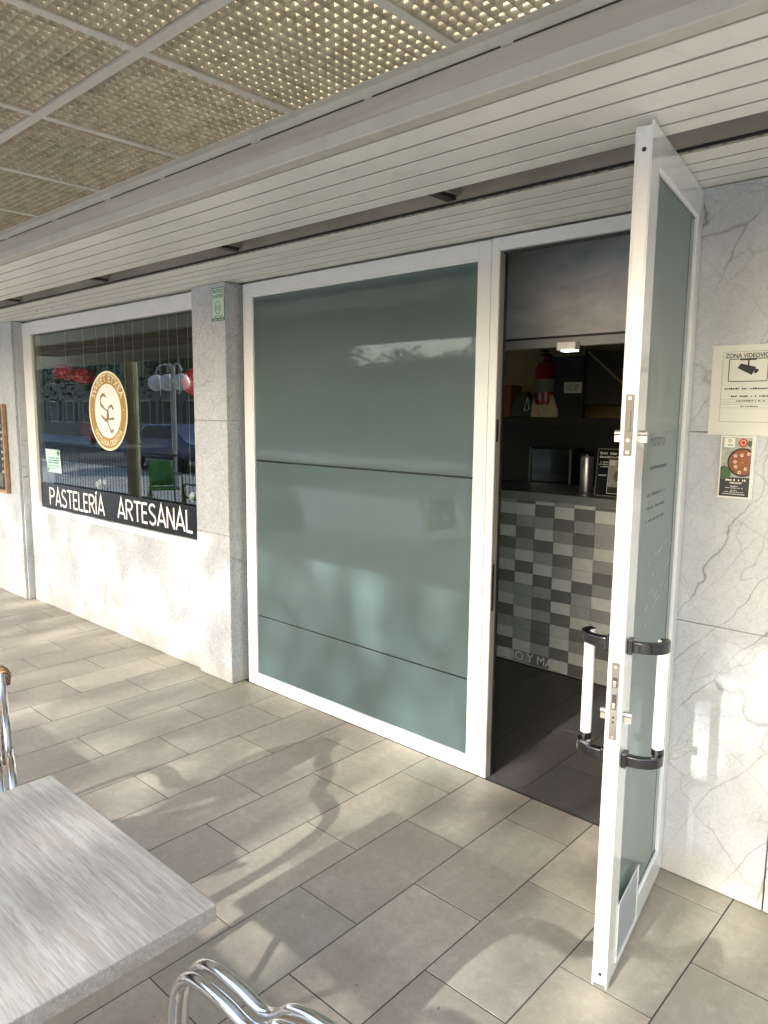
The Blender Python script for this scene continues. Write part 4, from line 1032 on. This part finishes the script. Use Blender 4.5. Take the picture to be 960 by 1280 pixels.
for v in (0.015, 0.0, -0.02): scribble(mb, F, -0.055, 0.05, v, 0.010, 0.004, rg)
mb.build('print', 'ink', t)
t = thing('wall_panel', 'black panel on the back wall of the shop behind the printed card', 'panel', (-2.85, 5.24, 1.70))
MB().box(-0.14, 0.13, -0.02, 0.02, 0.0, 0.47).build('body', 'black_matt', t)
MB().box(-0.005, 0.005, -0.025, -0.021, 0.3, 0.47).build('edge', 'wall_dark', t)
def crockery(loc, label):
    t = thing('dish_stack', label, 'dishes', loc)
    for i in range(5): MB().lathe([(0.05, 0), (0.10, 0.012), (0.105, 0.018), (0.05, 0.006)], (0.004 * (i % 3), 0, i * 0.02), 18).build('plate', 'leaflet_grey', t, smooth=True)
crockery((-3.2, 5.08, 1.05), 'stack of plates on the low worktop behind the counter')
t = thing('coffee_machine', 'dim square kitchen machine with a pale frame on the worktop', 'machine', (-2.85, 5.08, 1.05))
MB().box(-0.18, 0.18, -0.09, 0.12, 0.0, 0.42).build('body', 'black_gloss', t, bevel=0.01)
for b_ in ((-0.18, -0.165, 0.1, 0.42), (0.165, 0.18, 0.1, 0.42)): MB().box(b_[0], b_[1], -0.10, -0.0905, b_[2], b_[3]).build('edge', 'steel', t)
MB().box(-0.165, 0.165, -0.10, -0.0905, 0.10, 0.115).build('drip_tray', 'steel', t)
t = thing('canister', 'tall metal canister standing on the counter beside the leaflet stand', 'canister', (-2.295, 4.50, 1.206))
MB().lathe([(0.042, 0), (0.044, 0.005), (0.044, 0.235), (0.040, 0.245)], (0, 0, 0), 20).build('body', 'aluminium_satin', t, smooth=True)
MB().lathe([(0.041, 0.246), (0.041, 0.262), (0.012, 0.268), (0.010, 0.28)], (0, 0, 0), 20).build('lid', 'black_gloss', t, smooth=True)
t = thing('leaflet_stand', 'black leaflet stand with a food flyer on the shop counter behind the door edge', 'stand', (-2.015, 4.40, 1.2065))
b = MB(); b.box(-0.165, 0.22, -0.004, 0.004, 0.0, 0.305); bk = b.build('board', 'black_gloss', t)
b = MB()
for r in ((-0.168, 0.223, 0.300, 0.306), (-0.168, 0.223, 0.0, 0.006), (-0.168, -0.162, 0.006, 0.300)): b.box(r[0], r[1], -0.006, -0.0042, r[2], r[3])
b.build('edge', 'ink_grey', t)
MB().box(-0.15, 0.2, 0.005, 0.10, 0.0, 0.006).build('foot', 'black_gloss', t)
mb = MB()
scribble(mb, F, -0.15, 0.10, 0.268, 0.016, 0.0065, rg); scribble(mb, F, -0.15, 0.06, 0.245, 0.014, 0.0065, rg)
for v in (0.215, 0.20, 0.185, 0.13): scribble(mb, F, -0.15, -0.09, v, 0.009, 0.0065, rg)
mb.build('print', 'paper_white', t)
fly = MB().box(-0.085, 0.030, -0.0075, -0.0062, 0.018, 0.235).build('flyer', 'paper_white', t)
for n_, m_, oc, rr_ in (('picture', 'leaflet_grey', None, None), ('pan', 'food_brown', (-0.01, 0.135), 0.036)):
    b = MB()
    if oc is None: b.disc([(-0.081, 0.06), (0.026, 0.06), (0.026, 0.23), (-0.081, 0.23)], F, 0.0079)
    else: b.disc([(min(0.026, q[0]), q[1]) for q in ell(rr_, rr_, 20, oc)], F, 0.0083)
    b.build(n_, m_, fly)
MB().disc([(-0.081, 0.022), (0.026, 0.022), (0.026, 0.062), (-0.081, 0.062)], F, 0.0081).build('dark_foot', 'leaflet_dark', fly)
MB().disc([(-0.078, 0.20), (-0.042, 0.20), (-0.042, 0.227), (-0.078, 0.227)], F, 0.0086).build('badge', 'paper_white', fly)
t.rotation_euler = (radians(-6), 0, 0)

# ------------------------------------------------------------------ terrace furniture
def fillet(pts, n=5):
    return [tuple(q) for q in sp3(pts, n)]
def sp3(pts, n=5):
    P = [Vector(p) for p in pts]; P = [P[0] * 2 - P[1]] + P + [P[-1] * 2 - P[-2]]; out = []
    for i in range(1, len(P) - 2):
        a, b, c, d = P[i - 1:i + 3]
        for j in range(n):
            tt = j / n; out.append(0.5 * ((2 * b) + (c - a) * tt + (2 * a - 5 * b + 4 * c - d) * tt ** 2 + (3 * b - a - 3 * c + d) * tt ** 3))
    out.append(P[-2]); return out
def make_chair(label, loc, rz):
    """bistro chair, faces local +x"""
    t = thing('bistro_chair', label, 'chair', loc, rz, 'aluminium terrace chairs')
    side = [(0.300, 0.0), (0.325, 0.25), (0.345, 0.46), (0.335, 0.57), (0.295, 0.645), (0.243, 0.681), (0.15, 0.691), (0.085, 0.687), (0.045, 0.702), (0.003, 0.736), (-0.05, 0.755), (-0.12, 0.765), (-0.19, 0.79), (-0.235, 0.835)]
    for s in (-1, 1):
        MB().tube(sp3([(x, s * 0.270, z) for x, z in side], 5), 0.0125, 12).build('arm_frame', 'aluminium', t, smooth=True)
        MB().tube(sp3([(x - (0.0 if z > 0.6 else 0.015), s * 0.238, z - (0.008 if z > 0.6 else 0)) for x, z in side], 5), 0.0125, 12).build('arm_frame', 'aluminium', t, smooth=True)
        MB().tube(sp3([(-0.24, s * 0.25, 0.82), (-0.20, s * 0.25, 0.60), (-0.17, s * 0.245, 0.44), (-0.22, s * 0.245, 0.2), (-0.27, s * 0.25, 0.0)], 5), 0.0125, 12).build('leg', 'aluminium', t, smooth=True)
    MB().tube(sp3([(0.25, -0.235, 0.44), (0.25, 0.235, 0.44)], 2), 0.011, 10).build('stretcher', 'aluminium', t, smooth=True)
    b = MB(); b.box(-0.18, 0.25, -0.225, 0.225, 0.428, 0.446); b.build('seat', 'rattan', t, bevel=0.008)
    b = MB(); nU, nV = 16, 10; g_ = []
    for i in range(nU + 1):
        y = -0.265 + 0.53 * i / nU; row = []
        for j in range(nV + 1):
            v = j / nV; row.append(b.bm.verts.new((-0.185 - 0.075 * v - 0.05 * (1 - (y / 0.265) ** 2), y, 0.54 + 0.30 * v)))
        g_.append(row)
    for i in range(nU):
        for j in range(nV): b.bm.faces.new((g_[i][j], g_[i + 1][j], g_[i + 1][j + 1], g_[i][j + 1]))
    o = b.build('backrest', 'rattan', t, smooth=True); so = o.modifiers.new('thick', 'SOLIDIFY'); so.thickness = 0.012
    MB().tube(sp3([(-0.235, -0.275, 0.80), (-0.262, -0.268, 0.84), (-0.30, -0.15, 0.85), (-0.312, 0, 0.852), (-0.30, 0.15, 0.85), (-0.262, 0.268, 0.84), (-0.235, 0.275, 0.80)], 6), 0.021, 12).build('back_rim', 'rattan', t, smooth=True)
    return t
ch1 = make_chair('aluminium chair at the lower edge, pushed up to the right of the pale table', (-0.845, 0.440, 0), pi)
ch2 = copy_tree(ch1); ch2.location = (-2.41, 0.553, 0); ch2.rotation_euler = (0, 0, radians(-17.6)); ch2['label'] = 'rattan backed chair at the left edge, behind the pale table'
def make_table(label, loc):
    t = thing('terrace_table', label, 'table', loc, 0, 'terrace tables')
    MB().box(-0.3825, 0.3825, -0.385, 0.385, 0.712, 0.750).build('tabletop', 'table_laminate', t, bevel=0.003)
    for s in (-1, 1):
        l_ = MB().cyl((s * 0.31, 0.03, 0.03), (s * 0.31, 0.03, 0.700), 0.022, 14).build('leg', 'aluminium_satin', t, smooth=True)
        MB().tube([(s * 0.31, -0.30, 0.015), (s * 0.31, 0.34, 0.015)], 0.016, 10).build('foot', 'aluminium_satin', t, smooth=True)
        MB().box(s * 0.31 - 0.03, s * 0.31 + 0.03, -0.28, 0.30, 0.700, 0.711).build('bearer', 'black_matt', t)
        MB().tube([(s * 0.29, -0.03, 0.69), (0.0, -0.03, 0.36)], 0.011, 8).build('brace', 'black_matt', t)
    MB().cyl((-0.31, 0.03, 0.35), (0.31, 0.03, 0.35), 0.014, 10).build('stretcher', 'black_matt', t)
    return t
tb = make_table('pale washed wood cafe table in the lower left corner', (-1.532, 0.385, 0))
# the next row of the terrace, behind the camera: it throws the shadows on the pavement
tb2 = copy_tree(tb); tb2.location = (-1.50, -0.62, 0); tb2['label'] = 'cafe table in the next row, nearer the street'
tb3 = copy_tree(tb); tb3.location = (-3.55, -0.30, 0); tb3['label'] = 'cafe table in front of the pillar, nearer the street'
for (x, y, rz, lb) in ((-0.80, -0.62, pi, 'terrace chair at the right of the street side table'), (-2.3, -0.60, 0.1, 'terrace chair at the left of the street side table'),
                       (-4.35, -0.30, 0.0, 'terrace chair left of the table in front of the pillar'), (-2.82, 0.10, pi - 0.3, 'terrace chair turned beside the table in front of the pillar')):
    c = copy_tree(ch1); c.location = (x, y, 0); c.rotation_euler = (0, 0, rz); c['label'] = lb
# ------------------------------------------------------------------ street seen in the glass
def green_chair(loc, rz, label):
    t = thing('plastic_chair', label, 'chair', loc, rz, 'green plastic chairs')
    MB().prism([(-0.22, 0.43), (0.22, 0.43), (0.22, 0.46), (-0.22, 0.46)], lambda u, v, w_: Vector((u, w_ - 0.22, v)), 0.44).build('seat', 'green_plastic', t, bevel=0.01)
    b = MB(); rows = []
    for i in range(9):
        y = -0.21 + 0.42 * i / 8; rows.append([b.bm.verts.new((-0.20 - 0.14 * v - 0.02 * (1 - (y / .21) ** 2), y, 0.47 + 0.42 * v)) for v in (0, .25, .5, .75, 1)])
    for A_, B_ in zip(rows, rows[1:]):
        for j in range(4): b.bm.faces.new((A_[j], B_[j], B_[j + 1], A_[j + 1]))
    o = b.build('backrest', 'green_plastic', t, smooth=True); o.modifiers.new('thick', 'SOLIDIFY').thickness = 0.015
    for s in (-1, 1):
        MB().tube(sp3([(0.22, s * 0.24, 0.0), (0.20, s * 0.25, 0.45), (0.20, s * 0.26, 0.60), (0.10, s * 0.265, 0.66), (-0.10, s * 0.26, 0.66), (-0.27, s * 0.22, 0.68)], 4), 0.017, 8).build('arm', 'green_plastic', t, smooth=True)
        MB().tube([(-0.2, s * 0.2, 0.43), (-0.28, s * 0.24, 0.0)], 0.016, 8).build('leg', 'green_plastic', t, smooth=True)
green_chair((-10.9, -1.05, 0), radians(20), 'green plastic armchair reflected in the bakery window')
green_chair((-9.25, -0.75, 0), radians(190), 'green plastic chair half out of the bakery window reflection')
def canopy_post(x, label):
    t = thing('canopy_post', label, 'post', (x, -0.44, 0), 0, 'cream posts of the canopy')
    MB().cyl((0, 0, 0), (0, 0, 2.6), 0.10, 16).build('shaft', 'post_cream', t, smooth=True)
    MB().box(-0.15, 0.15, -0.15, 0.15, 0, 0.06).build('base', 'post_cream', t, bevel=0.01)
canopy_post(-10.75, 'cream canopy post left along the terrace'); canopy_post(1.6, 'cream canopy post at the right of the terrace')
t = thing('iron_scroll', 'black wrought iron scroll sign post standing at the street edge', 'sign post', (-5.95, -2.70, -0.14))
for cx, cz, r in ((0, 2.66, 0.13), (0.26, 2.60, 0.12), (-0.26, 2.60, 0.12), (0.12, 2.42, 0.07), (-0.12, 2.42, 0.07)):
    MB().tube([(cx + r * cos(a), 0, cz + r * sin(a)) for a in [2 * pi * i / 20 for i in range(20)]], 0.013, 6, closed=True).build('ring', 'iron_dark', t)
MB().cyl((0.0, 0, 0), (0, 0, 2.9), 0.02, 8).build('shaft', 'iron_dark', t)
MB().cyl((-0.4, 0, 2.35), (0.4, 0, 2.35), 0.013, 8).build('bar', 'iron_dark', t)
t = thing('hedge', 'dense dark green clipped hedge in a planter at the terrace edge', 'hedge', (-9.0, -1.35, 0))
MB().box(-0.9, 0.9, -0.2, 0.2, 0, 0.4).build('planter', 'iron_dark', t, bevel=0.01)
b = MB(); rg = random.Random(77)
for _ in range(1500):
    p = Vector((rg.uniform(-0.88, 0.88), rg.uniform(-0.2, 0.2), rg.uniform(0.38, 1.05) + rg.gauss(0, 0.03))); u = Vector((rg.gauss(0, 1), rg.gauss(0, 1), rg.gauss(0, 1))).normalized(); v = u.orthogonal().normalized(); q = rg.uniform(0.03, 0.06)
    b.bm.faces.new([b.bm.verts.new(p + u * q), b.bm.verts.new(p + v * q * 0.6), b.bm.verts.new(p - u * q), b.bm.verts.new(p - v * q * 0.6)])
b.build('foliage', 'leaf', t)
t = thing('street_lamp', 'grey street lamp with hanging white globes on curved arms', 'lamp', (-15.5, -4.1, -0.13))
MB().cyl((0, 0, 0), (0, 0, 2.9), 0.05, 12).build('pole', 'lamp_grey', t, smooth=True)
for dx in (-0.75, -0.25, 0.35):
    s = 1 if dx > 0 else -1
    MB().tube([(0, 0, 2.55), (0, 0, 2.75)] + [(dx / 2 - dx / 2 * cos(a), 0, 2.75 + 0.2 * sin(a)) for a in [pi * i / 8 for i in range(1, 9)]], 0.022, 8).build('arm', 'lamp_grey', t, smooth=True)
    MB().ball((dx, 0, 2.52), 0.20).build('globe', 'globe_white', t, smooth=True)
t = thing('railing', 'low dark iron railing along the street edge of the terrace', 'railing', (-8, -1.72, 0))
for x in [i * 0.12 for i in range(-50, 0)]:
    MB().cyl((x - 2.6, 0, 0.08), (x - 2.6, 0, 0.93), 0.008, 6).build('bar', 'iron_dark', t)
for z in (0.08, 0.93): MB().cyl((-8.7, 0, z), (-2.5, 0, z), 0.018, 8).build('rail', 'iron_dark', t)
# parked car
t = thing('parked_car', 'dark blue hatchback parked across the street', 'car', (-21.0, -7.6, -0.13))
b = MB(); b.prism([(-2.0, 0.35), (-2.0, 0.80), (-1.25, 0.95), (-0.6, 1.42), (0.9, 1.45), (1.6, 0.98), (2.0, 0.85), (2.02, 0.35)], lambda u, v, w_: Vector((u, w_ - 0.85, v)), 1.7); b.build('body', 'car_blue', t, bevel=0.06)
for s in (-1, 1): MB().prism([(-1.05, 0.98), (-0.55, 1.36), (0.85, 1.38), (1.35, 1.0)], lambda u, v, w_: Vector((u, s * 0.852 + s * w_, v)), 0.006).build('window', 'car_glass', t)
for x in (-1.25, 1.25):
    for s in (-1, 1): MB().tube([(x, s * 0.66, 0.32), (x, s * 0.88, 0.32)], 0.32, 18).build('wheel', 'tyre', t)
# buildings across the street
def house(x0, x1, y, h, label, mat):
    t = thing('building', label, 'building', ((x0 + x1) / 2, y, 0)); wd = x1 - x0
    MB().box(-wd / 2, wd / 2, -6, 0, -0.13, h).build('wall', mat, t)
    b = MB(); b.prism([(-6.3, h), (0.4, h), (0.4, h + 0.12), (-2.95, h + 1.3), (-6.3, h + 0.12)], lambda u, v, w_: Vector((w_ - wd / 2 - 0.2, u, v)), wd + 0.4); b.build('roof', 'roof_tile', t)
    n = int(wd // 2.6)
    for fl_ in range(int(h // 2.8)):
        for i in range(n):
            x = -wd / 2 + (i + 0.5) * wd / n; z = 0.9 + fl_ * 2.8
            fr = MB().box(x - 0.62, x + 0.62, 0.001, 0.06, z - 0.08, z + 1.5).build('window', 'building_trim', t)
            MB().box(x - 0.52, x + 0.52, 0.061, 0.07, z, z + 1.4).build('pane', 'window_dark', fr)
            for s in (-1, 1): MB().box(x + s * 0.85 - 0.21, x + s * 0.85 + 0.21, 0.001, 0.05, z, z + 1.4).build('shutter', 'shutter_green', t)
house(-31.0, -8.0, -24, 3.4, 'beige rendered house across the street with red tiled roof', 'building_render')
house(-95.0, -31.0, -19, 9.5, 'long beige building across the street at the left', 'building_render')
# street trees
leafm = None
def tree(x, y, h, r, label, seed):
    t = thing('street_tree', label, 'tree', (x, y, -0.13), 0, 'street trees across the road'); rg = random.Random(seed)
    b = MB(); b.tube([(0, 0, 0), (0.05, 0, h * 0.3), (0, 0.05, h * 0.6), (0, 0, h * 0.85)], [0.14, 0.11, 0.08, 0.03], 8)
    for i in range(6):
        a = i * 1.05 + rg.random(); b.tube([(0, 0, h * (0.4 + 0.05 * i)), (r * 0.4 * cos(a), r * 0.4 * sin(a), h * (0.55 + 0.05 * i)), (r * 0.75 * cos(a), r * 0.75 * sin(a), h * (0.62 + 0.06 * i))], [0.05, 0.035, 0.012], 6)
    b.build('trunk', 'bark', t, smooth=True)
    b = MB(); cl = [(Vector((rg.gauss(0, 0.42) * r, rg.gauss(0, 0.42) * r, h * rg.uniform(0.42, 0.97))), rg.uniform(0.35, 0.6) * r * 0.7) for _ in range(26)]
    for _ in range(2200):
        c, cr = rg.choice(cl); d = Vector((rg.gauss(0, 1), rg.gauss(0, 1), rg.gauss(0, 1))).normalized() * cr * rg.random() ** 0.4
        p = c + d; u = Vector((rg.gauss(0, 1), rg.gauss(0, 1), rg.gauss(0, 1))).normalized(); v = u.orthogonal().normalized(); s = rg.uniform(0.07, 0.14)
        b.bm.faces.new([b.bm.verts.new(p + u * s), b.bm.verts.new(p + v * s * 0.6), b.bm.verts.new(p - u * s), b.bm.verts.new(p - v * s * 0.6)])
    b.build('crown', 'leaf', t)
for i, (x, y, h, r, lb) in enumerate(((-14.5, -14.6, 3.7, 1.9, 'low leafy tree across the street by the street lamp'), (-17.3, -15.2, 4.0, 2.0, 'second low tree across the street'), (-20.5, -14.4, 4.3, 2.2, 'third low tree across the street'),
        (-25.5, -14.0, 6.0, 2.4, 'tall tree across the street behind the blue car'), (-31.0, -13.6, 7.5, 3.0, 'tallest tree in front of the long building'), (-38.0, -13.0, 7.2, 3.0, 'farther tall tree in front of the long building'), (-47.0, -12.5, 7.4, 3.2, 'last tall tree along the street'))):
    tree(x, y, h, r, lb, 40 + i)

def sun_filter_tree(x, y, label, seed):  # unseen trees added to dim and soften the direct sun
    t = thing('sun_filter_tree', label, 'tree', (x, y, -0.13), 0, 'unseen tall trees added to filter the sun'); rg = random.Random(seed)
    b = MB(); b.tube([(0, 0, 0), (0.08, 0, 3.0), (-0.05, 0.1, 6.2), (0, 0, 9.5)], [0.20, 0.16, 0.11, 0.03], 10)
    for i in range(8):
        a = i * 0.9 + rg.random(); z = 6.2 + 0.38 * i
        b.tube([(0, 0, z), (1.3 * cos(a), 0.8 * sin(a), z + 0.7), (2.6 * cos(a), 1.3 * sin(a), z + 1.2)], [0.06, 0.04, 0.01], 6)
    b.build('trunk', 'bark', t, smooth=True)
    b = MB()
    for _ in range(3300):
        p = Vector((rg.uniform(-3.0, 3.0), rg.gauss(0, 0.9), rg.uniform(8.9, 10.6) if rg.random() < 0.62 else rg.uniform(6.3, 8.9)))
        if abs(p.x) > 2.4 and rg.random() < 0.3: continue
        u = Vector((rg.gauss(0, 1), rg.gauss(0, 1), rg.gauss(0, 1))).normalized(); v = u.orthogonal().normalized(); q = rg.uniform(0.07, 0.14)
        b.bm.faces.new([b.bm.verts.new(p + u * q), b.bm.verts.new(p + v * q * 0.6), b.bm.verts.new(p - u * q), b.bm.verts.new(p - v * q * 0.6)])
    b.build('crown', 'leaf', t)
for i, (x, lb) in enumerate(((-10.5, 'tall tree added across the street to dim the sun before the bakery window'), (-5.2, 'tall tree added across the street to dim the sun before the frosted pane'), (0.2, 'tall tree added across the street to dim the sun before the doorway'), (5.6, 'tall tree added across the street to dim the sun at the right'))):
    sun_filter_tree(x, -15.2, lb, 90 + i)

# ------------------------------------------------------------------ bookkeeping
for o in S.objects:
    if o.parent is None and 'label' in o and 'kind' not in o: o['kind'] = 'thing'
    if o.parent is not None and o.name.split('.')[0] in ('print', 'petals', 'chalk_writing', 'scuffs', 'lettering', 'ring_lettering', 'badge_print', 'garnish', 'prawn'): o['kind'] = 'stuff'
